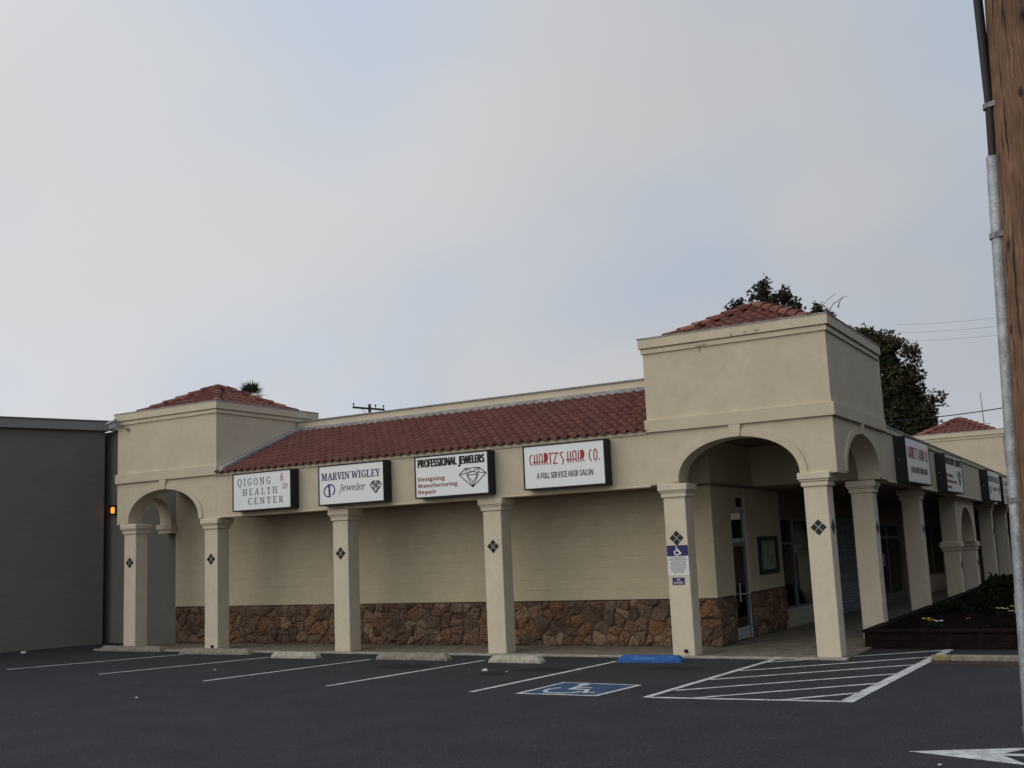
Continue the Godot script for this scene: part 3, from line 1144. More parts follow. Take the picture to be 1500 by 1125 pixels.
	box_part(d, "stile", M.alu, Vector3(XS - 0.085, 0.12, -3.378), Vector3(XS - 0.035, 1.98, -3.30), 0.004)
	box_part(d, "kick_plate", M.alu_pale, Vector3(XS - 0.086, 0.12, -3.30), Vector3(XS - 0.034, 0.34, -2.60), 0.004)
	box_part(d, "top_rail", M.alu, Vector3(XS - 0.084, 1.90, -3.30), Vector3(XS - 0.036, 1.98, -2.60), 0.004)
	box_part(d, "pane", M.glass, Vector3(XS - 0.064, 0.342, -3.298), Vector3(XS - 0.056, 1.898, -2.602))
	box_part(d, "pane", M.glass, Vector3(XS - 0.064, 2.062, -3.378), Vector3(XS - 0.056, 2.558, -2.552))
	g = geo()
	g.tube([Vector3(XS + 0.03, 0.98, -2.63), Vector3(XS + 0.03, 0.98, -3.30)], [0.014, 0.014], 8)
	g.tube([Vector3(XS + 0.03, 0.84, -2.66), Vector3(XS + 0.03, 1.20, -2.66)], [0.014, 0.014], 8)
	g.tube([Vector3(XS - 0.04, 0.98, -2.66), Vector3(XS + 0.03, 0.98, -2.66)], [0.012, 0.012], 8)
	put(g, "push_bar", M.alu_pale, d)
	box_part(d, "number_plate", M.black, Vector3(XS - 0.021, 2.68, -3.18), Vector3(XS + 0.012, 2.86, -2.92), 0.003)
	# window with bulkhead
	shop_window(b, "window", -5.80, -10.0, 0.50, 2.50, [-6.85, -8.4], 1.93)
	box_part(b, "window_sill", M.alu_pale, Vector3(XS - 0.12, 0.45, -10.0), Vector3(XS + 0.02, 0.50, -5.76), 0.004, SL)
	for k in 4:
		box_part(b, "bulkhead_panel", M.bulkhead, Vector3(XS - 0.1, -0.2, -5.78 - (k + 1) * 1.06 + 0.01), Vector3(XS - 0.012, 0.449, -5.78 - k * 1.06), 0.008, SL)
	box_part(b, "window_head", M.soffit, Vector3(XS - 0.14, 2.50, -10.4), Vector3(XS - 0.01, 3.06, -5.76), 0.0, SL)  # heads here take the soffit brown: canopy shade put into the colour
	# ribbed roller shutter
	var sh := node("roller_shutter", b)
	g = geo(SL)
	for k in 31:
		g.box(Vector3(XS - 0.10, 0.1 + k * 0.08 + 0.004, -13.3), Vector3(XS - 0.05 + 0.006, 0.1 + (k + 1) * 0.08 - 0.004, -10.45), 0.012)
	g.box(Vector3(XS - 0.14, 0.0, -13.3), Vector3(XS - 0.10, 2.6, -10.45))
	put(g, "shutter_slats", M.slat, sh).set_meta("kind", "stuff")
	box_part(sh, "side_guide", M.alu, Vector3(XS - 0.12, 0.0, -10.45), Vector3(XS - 0.02, 2.6, -10.38), 0.004, SL)
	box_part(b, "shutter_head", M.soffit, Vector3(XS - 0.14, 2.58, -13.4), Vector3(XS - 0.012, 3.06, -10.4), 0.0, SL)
	box_part(b, "shop_pier", M.soffit, Vector3(XS - 0.2, -0.2, -15.0), Vector3(XS, 3.06, -13.3), 0.01, SL)  # piers coloured dark brown to stand for the arcade shade
	# double glass door
	var dd := node("double_door", b)
	for z in [-15.05, -17.0, -18.95]:
		box_part(dd, "stile", M.alu, Vector3(XS - 0.10, -0.1, z - 0.07), Vector3(XS - 0.03, 2.5, z), 0.004, SL)
	box_part(dd, "rail", M.alu, Vector3(XS - 0.098, 2.02, -18.95), Vector3(XS - 0.032, 2.10, -15.12), 0.004, SL)
	box_part(dd, "rail", M.alu, Vector3(XS - 0.098, 2.42, -18.95), Vector3(XS - 0.032, 2.5, -15.12), 0.004, SL)
	box_part(dd, "kick_plate", M.alu, Vector3(XS - 0.096, -0.1, -18.95), Vector3(XS - 0.034, 0.35, -15.12), 0.004, SL)
	box_part(dd, "pane", M.glass, Vector3(XS - 0.07, 0.35, -16.99), Vector3(XS - 0.062, 2.02, -15.13), 0.0, SL)
	box_part(dd, "pane", M.glass, Vector3(XS - 0.07, 0.35, -18.94), Vector3(XS - 0.062, 2.02, -17.08), 0.0, SL)
	box_part(dd, "pane", M.glass, Vector3(XS - 0.07, 2.10, -18.94), Vector3(XS - 0.062, 2.42, -15.13), 0.0, SL)
	for q in [[-15.5, 1.1, 0.4, 0.30], [-15.5, 0.55, 0.5, 0.35], [-16.3, 1.2, 0.35, 0.22]]:
		box_part(dd, "paper_notice", M.paper, Vector3(XS - 0.058, q[1], q[0] - q[3]), Vector3(XS - 0.055, q[1] + q[2], q[0]), 0.0, SL)
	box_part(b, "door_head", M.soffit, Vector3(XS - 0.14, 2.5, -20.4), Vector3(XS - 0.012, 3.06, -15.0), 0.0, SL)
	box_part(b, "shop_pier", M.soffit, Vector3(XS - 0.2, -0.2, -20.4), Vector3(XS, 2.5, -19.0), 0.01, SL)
	shop_window(b, "window", -20.4, -29.6, 0.7, 2.5, [-22.6, -25.0, -27.3], 1.98)
	for q in [[-21.4, 1.35, 0.45, 0.5], [-23.4, 1.0, 0.3, 0.6]]:
		box_part(b, "paper_notice", M.paper, Vector3(XS - 0.074, q[1], q[0] - q[3]), Vector3(XS - 0.071, q[1] + q[2], q[0]), 0.0, SL)
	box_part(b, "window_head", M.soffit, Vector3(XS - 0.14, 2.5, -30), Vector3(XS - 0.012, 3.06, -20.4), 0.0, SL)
	box_part(b, "bulkhead_panel", M.bulkhead, Vector3(XS - 0.1, -0.4, -30), Vector3(XS - 0.012, 0.69, -20.4), 0.008, SL)
	# ---- the tower at the far end of the wing, with the cross wing behind it
	tower(b, 2.194, XR, -29.0, -25.2, 3.06, 0.17, [3.81, 1.075, 0.70], [], [], [false, false], SL)
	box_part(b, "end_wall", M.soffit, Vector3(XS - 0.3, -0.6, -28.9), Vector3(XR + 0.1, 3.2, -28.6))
	var cw := node("cross_wing", b)
	box_part(cw, "front_wall", M.stucco, Vector3(XR + 0.002, 2.85, -26.3), Vector3(24, 5.2, -26.0))
	box_part(cw, "shop_wall", M.floor, Vector3(XR - 0.2, -0.5, -29.3), Vector3(24, 5.2, -28.2))
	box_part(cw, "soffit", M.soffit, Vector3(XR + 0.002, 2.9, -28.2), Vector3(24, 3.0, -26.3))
	box_part(cw, "cornice", M.trim, Vector3(XR + 0.08, 5.2, -29.3), Vector3(24, 5.42, -25.94), 0.01)
	for x in [9.0, 12.5, 16.0, 19.5, 23.0]:
		column(cw, x, -26.02, 0.4, 0.365, -0.2, 2.85, false, false)

# ---------------------------------------------------------------- lettering
var fonts := {}

func font(called: String, weight: int) -> Font:
	var key := called + str(weight)
	if not fonts.has(key):
		var f := SystemFont.new()
		f.font_names = PackedStringArray([called])
		f.font_weight = weight
		fonts[key] = f
	return fonts[key]

func text_faces(s: String, f: Font) -> PackedVector3Array:
	var t := TextMesh.new()
	t.text = s
	t.font = f
	t.font_size = 48
	t.pixel_size = 0.01
	t.depth = 0.02
	t.curve_step = 3.0
	return t.get_faces()

# text fitted into a box of the xy plane (u from the left, y up), front at z
func add_text(g: G, s: String, f: Font, x0: float, x1: float, y0: float, y1: float, z: float, shear := 0.0, spaced := 0.0) -> void:
	var parts := []
	if spaced > 0.0:
		for ch in s:
			parts.append(ch)
	else:
		parts.append(s)
	var runs := []
	var total := 0.0
	var lo_y := 1e9
	var hi_y := -1e9
	for p in parts:
		if p == " ":
			runs.append([PackedVector3Array(), 0.0, 0.10])
			total += 0.10
			continue
		var fc := text_faces(p, f)
		var lo := 1e9
		var hi := -1e9
		for q in fc:
			lo = minf(lo, q.x + shear * q.y)
			hi = maxf(hi, q.x + shear * q.y)
			lo_y = minf(lo_y, q.y)
			hi_y = maxf(hi_y, q.y)
		runs.append([fc, lo, hi - lo])
		total += hi - lo
	total += spaced * (parts.size() - 1)
	if s == s.to_upper():
		lo_y = 1e9
		hi_y = -1e9
		for q in text_faces("H", f):
			lo_y = minf(lo_y, q.y)
			hi_y = maxf(hi_y, q.y)
	if total <= 0.0:
		return
	var sx := (x1 - x0) / total
	var sy := (y1 - y0) / (hi_y - lo_y)
	var at := 0.0
	for r in runs:
		var fc: PackedVector3Array = r[0]
		var k := 0
		while k + 2 < fc.size():
			var w := []
			for j in 3:
				var q := fc[k + j]
				w.append(Vector3(x0 + (q.x + shear * q.y - r[1] + at) * sx, y0 + (q.y - lo_y) * sy, z - 0.002 + (0.002 if q.z > 0.0 else 0.0)))
			var nn: Vector3 = (fc[k + 1] - fc[k]).cross(fc[k + 2] - fc[k])
			g.tri(w[0], w[1], w[2], -nn)
			k += 3
		at += r[2] + spaced

var stroke_lift := 0.0

func stroke(g: G, pts: Array, wd: float, z: float, butt := false) -> void:
	var p := PackedVector2Array(pts)
	stroke_lift += 0.00013
	if stroke_lift > 0.002:
		stroke_lift = 0.00013
	for q in Geometry2D.offset_polyline(p, wd * 0.5, Geometry2D.JOIN_MITER, Geometry2D.END_BUTT if butt else Geometry2D.END_ROUND):
		if not Geometry2D.is_polygon_clockwise(q):
			g.extrude(q, z + stroke_lift, 0.002 + stroke_lift)

func arc(cx: float, cy: float, rx: float, ry: float, a0: float, a1: float, n := 12) -> Array:
	var p := []
	for k in n + 1:
		var a := deg_to_rad(lerpf(a0, a1, float(k) / n))
		p.append(Vector2(cx + rx * cos(a), cy + ry * sin(a)))
	return p

# tall hand-drawn letters: strokes in a unit box (x 0..w, y 0..1)
func deco_letter(ch: String) -> Array:
	match ch:
		"C": return [0.42, [arc(0.46, 0.5, 0.36, 0.54, 112, 248)]]
		"H": return [0.46, [[Vector2(0.10, 0), Vector2(0.10, 1)], [Vector2(0.36, 0), Vector2(0.36, 1)], [Vector2(-0.10, 0.27), Vector2(0.44, 0.27)]]]
		"A": return [0.46, [[Vector2(0.08, 0)] + arc(0.23, 0.80, 0.15, 0.20, 180, 0) + [Vector2(0.38, 0)], [Vector2(0.08, 0.27), Vector2(0.38, 0.27)]]]
		"R": return [0.46, [[Vector2(0.08, 0), Vector2(0.08, 1), Vector2(0.20, 1)] + arc(0.22, 0.66, 0.17, 0.34, 90, -90) + [Vector2(-0.04, 0.30)], [Vector2(0.20, 0.30), Vector2(0.40, 0)]]]
		"T": return [0.36, [[Vector2(0.0, 0.97), Vector2(0.50, 0.97)], [Vector2(0.15, 0), Vector2(0.15, 0.97)]]]
		"Z": return [0.44, [[Vector2(0.0, 0.97), Vector2(0.38, 0.97), Vector2(0.04, 0.03), Vector2(0.42, 0.03)]]]
		"'": return [0.14, [[Vector2(0.09, 1.0), Vector2(0.03, 0.84)]]]
		"S": return [0.36, [arc(0.24, 0.78, 0.16, 0.20, 60, 200) + arc(0.14, 0.22, 0.18, 0.34, 40, -70)]]
		"I": return [0.20, [[Vector2(0.10, 0), Vector2(0.10, 1)]]]
		"O": return [0.44, [arc(0.22, 0.5, 0.15, 0.49, 90, 272), arc(0.22, 0.5, 0.15, 0.49, 92, -90)]]
		".": return [0.16, [[Vector2(0.03, 0.05), Vector2(0.12, 0.05)], [Vector2(0.03, 0.09), Vector2(0.12, 0.09)]]]
	return [0.22, []]

func deco_text(g: G, s: String, x0: float, x1: float, y0: float, y1: float, wd: float, z: float) -> void:
	var total := 0.0
	for ch in s:
		total += deco_letter(ch)[0] + 0.05
	var k := (x1 - x0) / total
	var at := 0.0
	for ch in s:
		var L := deco_letter(ch)
		for st in L[1]:
			var p := []
			for q in st:
				p.append(Vector2(x0 + (at + q.x) * k, y0 + q.y * (y1 - y0)))
			stroke(g, p, wd, z)
		at += L[0] + 0.05

# ---------------------------------------------------------------- shop signs
# face in local xy: x 0..W, y 0..H from the lower left corner, front at z = 0.002
func sign_box(called: String, W: float, H: float, at: Transform3D, design: int) -> Node3D:
	var s := node(called)
	s.transform = at
	var D := 0.245
	var g := geo()
	var f := 0.028
	g.box(Vector3(0, 0, -D), Vector3(W, H, -0.012), 0.006)
	g.box(Vector3(0, 0, -0.014), Vector3(W, f, 0.012), 0.004)
	g.box(Vector3(0, H - f, -0.014), Vector3(W, H, 0.012), 0.004)
	g.box(Vector3(0, f, -0.014), Vector3(f, H - f, 0.0115), 0.004)
	g.box(Vector3(W - f, f, -0.014), Vector3(W, H - f, 0.0115), 0.004)
	put(g, "cabinet", M.cabinet, s)
	g = geo()
	g.box(Vector3(f * 0.6, f * 0.6, -0.010), Vector3(W - f * 0.6, H - f * 0.6, 0.0))
	put(g, "face", M.signface, s)
	g = geo()
	g.box(Vector3(-0.004, H * 0.48, -0.16), Vector3(0.0, H * 0.52, -0.13))
	put(g, "switch_cover", M.strap, s)
	var z := 0.004
	var X := func(u: float) -> float: return f + u * (W - 2 * f)
	var Y := func(v: float) -> float: return H - f - v * (H - 2 * f)
	var serif_b := font("Droid Serif", 700)
	var serif := font("Droid Serif", 400)
	var sans_b := font("Droid Sans", 700)
	if design == 1:
		g = geo()
		add_text(g, "QIGONG", serif, X.call(0.075), X.call(0.66), Y.call(0.33), Y.call(0.13), z, 0.0, 0.16)
		add_text(g, "HEALTH", serif, X.call(0.165), X.call(0.775), Y.call(0.60), Y.call(0.42), z, 0.0, 0.16)
		add_text(g, "CENTER", serif, X.call(0.265), X.call(0.88), Y.call(0.86), Y.call(0.68), z, 0.0, 0.16)
		put(g, "lettering", M.teal_ink, s)
		# two brush-written characters
		g = geo()
		var cx: float = X.call(0.855)
		var cy: float = Y.call(0.19)
		for st in [[Vector2(-0.03, 0.07), Vector2(0.0, 0.10), Vector2(0.02, 0.06)], [Vector2(-0.05, 0.04), Vector2(0.05, 0.045)], [Vector2(0.02, 0.045), Vector2(0.03, -0.03), Vector2(0.075, -0.065)], [Vector2(-0.045, 0.0), Vector2(0.02, 0.005)], [Vector2(-0.015, 0.035), Vector2(-0.02, -0.08)], [Vector2(-0.05, -0.05), Vector2(-0.02, -0.025), Vector2(0.015, -0.055)]]:
			var p := []
			for q in st:
				p.append(Vector2(cx, cy) + q)
			stroke(g, p, 0.015, z)
		put(g, "lettering", M.faded_red, s)
		g = geo()
		cx = X.call(0.905)
		cy = Y.call(0.42)
		for st in [[Vector2(-0.07, 0.055), Vector2(-0.015, 0.055)], [Vector2(-0.045, 0.055), Vector2(-0.045, -0.04)], [Vector2(-0.07, -0.05), Vector2(-0.015, -0.03)], [Vector2(0.0, 0.035), Vector2(0.07, 0.04), Vector2(0.065, -0.05), Vector2(0.045, -0.06)], [Vector2(0.03, 0.075), Vector2(0.025, 0.0), Vector2(-0.01, -0.065)]]:
			var p := []
			for q in st:
				p.append(Vector2(cx, cy) + q)
			stroke(g, p, 0.012, z)
		put(g, "lettering", M.faded_brown, s)
	elif design == 2:
		g = geo()
		add_text(g, "MARVIN WIGLEY", serif_b, X.call(0.035), X.call(0.955), Y.call(0.37), Y.call(0.175), z)
		put(g, "lettering", M.navy, s)
		g = geo()
		add_text(g, "Jeweler", serif, X.call(0.31), X.call(0.73), Y.call(0.735), Y.call(0.50), z, 0.28)
		put(g, "lettering", M.grey_ink, s)
		g = geo()
		var cx: float = X.call(0.158)
		var cy: float = Y.call(0.645)
		stroke(g, arc(cx - 0.025, cy - 0.015, 0.115, 0.11, 70, 285), 0.024, z)
		stroke(g, arc(cx + 0.03, cy + 0.012, 0.115, 0.115, 105, -62), 0.026, z)
		stroke(g, [Vector2(cx - 0.004, cy + 0.135), Vector2(cx + 0.012, cy - 0.13)], 0.044, z, true)
		stroke(g, [Vector2(cx - 0.062, cy + 0.088), Vector2(cx - 0.012, cy + 0.13)], 0.022, z)
		put(g, "emblem", M.blue_ink, s)
		g = geo()
		gem(g, X.call(0.885), Y.call(0.645), 0.245, 0.125, 0.013, z, true)
		put(g, "diamond_drawing", M.black, s)
	elif design == 3:
		g = geo()
		add_text(g, "PROFESSIONAL JEWELERS", sans_b, X.call(0.03), X.call(0.955), Y.call(0.255), Y.call(0.055), z, 0.0, 0.014)
		add_text(g, "PROFESSIONAL JEWELERS", sans_b, X.call(0.038), X.call(0.965), Y.call(0.255), Y.call(0.055), z + 0.0007, 0.0, 0.014)
		put(g, "lettering", M.black, s)
		g = geo()
		add_text(g, "Designing", sans_b, X.call(0.03), X.call(0.41), Y.call(0.635), Y.call(0.50), z)
		add_text(g, "Manufacturing", sans_b, X.call(0.03), X.call(0.585), Y.call(0.80), Y.call(0.665), z)
		add_text(g, "Repair", sans_b, X.call(0.03), X.call(0.285), Y.call(0.955), Y.call(0.825), z)
		put(g, "lettering", M.brick_red, s)
		g = geo()
		gem(g, X.call(0.795), Y.call(0.61), 0.35, 0.185, 0.016, z, false)
		put(g, "diamond_drawing", M.black, s)
	else:
		g = geo()
		deco_text(g, "CHARTZ'S HAIR CO.", X.call(0.06), X.call(0.96), Y.call(0.455), Y.call(0.19), 0.0195, z)
		put(g, "lettering", M.red, s)
		g = geo()
		add_text(g, "A FULL SERVICE HAIR SALON", sans_b, X.call(0.155), X.call(0.86), Y.call(0.785), Y.call(0.645), z, 0.0, 0.03)
		put(g, "lettering", M.grey_ink, s)
	return s

# a cut stone drawn in lines, w half width, h half height
func gem(g: G, cx: float, cy: float, w2: float, h: float, wd: float, z: float, heavy: bool) -> void:
	var w := w2 * 0.62 if heavy else w2 * 0.88
	var T := 0.48 * h
	var P := func(x: float, y: float) -> Vector2: return Vector2(cx + x * w, cy + y * h)
	stroke(g, [P.call(-1.0, 0.38), P.call(-0.52, 1.0), P.call(0.52, 1.0), P.call(1.0, 0.38), P.call(0.0, -1.0)], wd, z)
	stroke(g, [P.call(0.0, -1.0), P.call(-1.0, 0.38)], wd, z)
	stroke(g, [P.call(-0.98, 0.38), P.call(-0.45, 0.52), P.call(-0.20, 0.30), P.call(0.20, 0.30), P.call(0.45, 0.52), P.call(0.98, 0.38)], wd * 0.8, z)
	stroke(g, [P.call(-0.45, 0.52), P.call(-0.52, 0.98)], wd * 0.8, z)
	stroke(g, [P.call(0.45, 0.52), P.call(0.52, 0.98)], wd * 0.8, z)
	stroke(g, [P.call(-0.50, 0.98), P.call(0.0, 0.60), P.call(0.50, 0.98)], wd * 0.8, z)
	stroke(g, [P.call(-0.45, 0.52), P.call(0.0, 0.60), P.call(0.45, 0.52)], wd * 0.8, z)
	stroke(g, [P.call(0.0, -0.96), P.call(-0.42, 0.28), P.call(-0.20, 0.30)], wd * 0.9, z)
	stroke(g, [P.call(0.0, -0.96), P.call(0.42, 0.28), P.call(0.20, 0.30)], wd * 0.9, z)
	if heavy:
		stroke(g, [P.call(-0.62, 0.62), P.call(-0.25, 0.92)], wd * 2.0, z, true)
		stroke(g, [P.call(0.62, 0.62), P.call(0.25, 0.92)], wd * 2.0, z, true)
		stroke(g, [P.call(-0.7, 0.1), P.call(-0.28, -0.45)], wd * 1.7, z, true)
		stroke(g, [P.call(0.7, 0.1), P.call(0.28, -0.45)], wd * 1.7, z, true)
		stroke(g, [P.call(-0.12, 0.5), P.call(-0.1, -0.15)], wd * 1.4, z, true)
		stroke(g, [P.call(0.12, 0.5), P.call(0.1, -0.15)], wd * 1.4, z, true)
	else:
		stroke(g, [P.call(0.0, -0.96), P.call(0.0, -0.40)], wd * 0.7, z)
		stroke(g, [P.call(-0.42, 0.28), P.call(0.0, -0.40), P.call(0.42, 0.28)], wd * 0.6, z)

func build_signs() -> void:
	var z := 0.25
	var s := sign_box("shop_sign", 1.715, 0.845, Transform3D(Basis.IDENTITY, Vector3(-7.735, 3.12, z)), 1)
	tag(s, "white box sign lettered QIGONG HEALTH CENTER on the front fascia", "sign", "box signs along the arcade")
	s = sign_box("shop_sign", 1.735, 0.845, Transform3D(Basis.IDENTITY, Vector3(-5.265, 3.11, z)), 2)
	tag(s, "white box sign lettered MARVIN WIGLEY Jeweler on the front fascia", "sign", "box signs along the arcade")
	s = sign_box("shop_sign", 1.74, 0.845, Transform3D(Basis.IDENTITY, Vector3(-2.77, 3.11, z)), 3)
	tag(s, "white box sign lettered PROFESSIONAL JEWELERS with a diamond on the front fascia", "sign", "box signs along the arcade")
	s = sign_box("shop_sign", 1.715, 0.835, Transform3D(Basis.IDENTITY, Vector3(-0.265, 3.12, z)), 4)
	tag(s, "white box sign with red CHARTZ'S HAIR CO. lettering on the front fascia", "sign", "box signs along the arcade")
	var side := [[-4.85, 2.72, 3.04, 0.94, 4, "side wing sign nearest the corner tower, red lettering on white"], [-9.7, 2.70, 3.02, 0.93, 3, "second sign from the corner tower on the side wing, black heading over red lines"], [-17.6, 2.95, 3.03, 0.95, 2, "side wing sign with blue lettering, third from the corner tower"], [-21.3, 2.4, 3.0, 0.95, 1, "side wing sign half hidden by the utility pole, farthest from the corner tower"]]
	for q in side:
		var t := Transform3D(facing_x(0).basis, Vector3(XR + 0.22, q[2] + gl(q[0]), q[0]))
		s = sign_box("shop_sign", q[1], q[3], t, q[4])
		tag(s, q[5], "sign", "box signs along the arcade")

	# accessible parking sign on the column
	var a := node("parking_sign", self, Vector3(2.44, 1.46, 0.004))
	tag(a, "blue and white wheelchair parking sign on the column right of the blue stop", "sign")
	var g := geo()
	g.box(Vector3(-0.012, 0, -0.002), Vector3(0.378, 0.525, 0.004), 0.001)
	put(g, "white_plate", M.white, a)
	g = geo()
	g.box(Vector3(-0.012, 0.338, 0.003), Vector3(0.378, 0.525, 0.0065), 0.001)
	put(g, "blue_field", M.sign_blue, a)
	g = geo()
	wheelchair(g, Vector2(0.185, 0.432), 0.155, 0.0085, false)
	put(g, "wheelchair_symbol", M.white, a)
	g = geo()
	var f := font("Droid Sans", 700)
	var lines := ["UNAUTHORIZED VEHICLES", "PARKED IN DESIGNATED ACCESSIBLE", "SPACES NOT DISPLAYING", "DISTINGUISHING PLACARDS", "OR LICENSE PLATES ISSUED FOR", "PERSONS WITH DISABILITIES", "MAY BE TOWED AWAY AT", "OWNER'S EXPENSE"]
	var widths := [0.28, 0.34, 0.27, 0.29, 0.31, 0.30, 0.26, 0.20]
	for k in lines.size():
		var y := 0.30 - k * 0.036
		add_text(g, lines[k], f, 0.183 - widths[k] * 0.5, 0.183 + widths[k] * 0.5, y, y + 0.021, 0.0055)
	put(g, "lettering", M.grey_ink, a)
	var v := node("van_plate", self, Vector3(2.495, 1.305, 0.004))
	tag(v, "small blue VAN ACCESSIBLE plate below the wheelchair parking sign", "sign")
	g = geo()
	g.box(Vector3(0, 0, -0.002), Vector3(0.225, 0.12, 0.005), 0.002)
	put(g, "plate", M.sign_blue, v)
	g = geo()
	add_text(g, "VAN", f, 0.08, 0.145, 0.072, 0.103, 0.0075)
	add_text(g, "ACCESSIBLE", f, 0.022, 0.203, 0.018, 0.053, 0.0075)
	put(g, "lettering", M.white, v)

	# framed poster beside the side door
	var p := node("framed_poster", self, Vector3(XS + 0.004, 1.30, -4.05))
	p.basis = facing_x(0).basis
	tag(p, "black framed poster hanging on the shop wall right of the side door", "poster")
	g = geo()
	g.box(Vector3(0, 0, 0), Vector3(1.32, 0.09, 0.035), 0.005)
	g.box(Vector3(0, 0.69, 0), Vector3(1.32, 0.78, 0.035), 0.005)
	g.box(Vector3(0, 0.09, 0), Vector3(0.16, 0.69, 0.034), 0.005)
	g.box(Vector3(1.16, 0.09, 0), Vector3(1.32, 0.69, 0.034), 0.005)
	put(g, "frame", M.black, p)
	g = geo()
	g.box(Vector3(0.1, 0.05, 0.0), Vector3(1.22, 0.73, 0.012))
	put(g, "print", poster_material(), p)

func poster_material() -> StandardMaterial3D:
	var im := Image.create(96, 64, false, Image.FORMAT_RGB8)
	var f := FastNoiseLite.new()
	f.seed = 77
	f.frequency = 0.07
	for y in 64:
		for x in 96:
			var t := 0.5 + 0.9 * f.get_noise_2d(x, y)
			var c := Color(0.70, 0.68, 0.58).lerp(Color(0.36, 0.38, 0.31), clampf(t, 0, 1))
			if t > 0.86:
				c = Color(0.62, 0.6, 0.52)
			im.set_pixel(x, y, c)
	var m := StandardMaterial3D.new()
	m.albedo_texture = ImageTexture.create_from_image(im)
	m.uv1_triplanar = true
	m.uv1_scale = Vector3(0.8, 0.8, 0.8)
	m.roughness = 0.6
	return m

# the wheelchair symbol, in the xy plane, s = half height
func wheelchair(g: G, c: Vector2, s: float, z: float, flat: bool) -> void:
	var wd := s * (0.095 if flat else 0.20)
	var P := func(x: float, y: float) -> Vector2: return c + Vector2(x, y) * s * 0.5
	g.extrude(PackedVector2Array(arc(c.x - 0.14 * s, c.y + 0.43 * s, 0.095 * s, 0.095 * s, 0, 345, 14)), z, 0.002)
	stroke(g, [P.call(-0.22, 0.60), P.call(-0.16, -0.10), P.call(0.42, -0.12), P.call(0.66, -0.68), P.call(0.92, -0.58)], wd * 0.75, z)
	stroke(g, [P.call(-0.2, 0.28), P.call(0.34, 0.26)], wd * 0.6, z)
	stroke(g, arc(c.x - 0.08 * s, c.y - 0.19 * s, 0.30 * s, 0.30 * s, 135, 348, 18), wd * 0.7, z)

# ---------------------------------------------------------------- car park
func marking(called: String, m: Material, poly: Array, y: float, label: String, parent: Node = self) -> MeshInstance3D:
	var g := geo()
	var p := PackedVector2Array(poly)
	var t := Geometry2D.triangulate_polygon(p)
	for k in range(0, t.size(), 3):
		var a := p[t[k]]
		var b := p[t[k + 1]]
		var d := p[t[k + 2]]
		g.tri(Vector3(a.x, y, a.y), Vector3(b.x, y, b.y), Vector3(d.x, y, d.y), Vector3.UP)
	var o := put(g, called, m, parent)
	if parent == self:
		structure(o, label)
	return o

func strip(a: Vector2, b: Vector2, wd: float) -> Array:
	# a painted stripe with slightly ragged edges
	var d := (b - a).normalized()
	var s := Vector2(-d.y, d.x) * wd * 0.5
	var n := maxi(2, int((b - a).length() / 0.25))
	var p := []
	for k in n + 1:
		p.append(a.lerp(b, float(k) / n) + s * rng.randf_range(0.90, 1.06))
	for k in n + 1:
		p.append(b.lerp(a, float(k) / n) - s * rng.randf_range(0.90, 1.06))
	return p

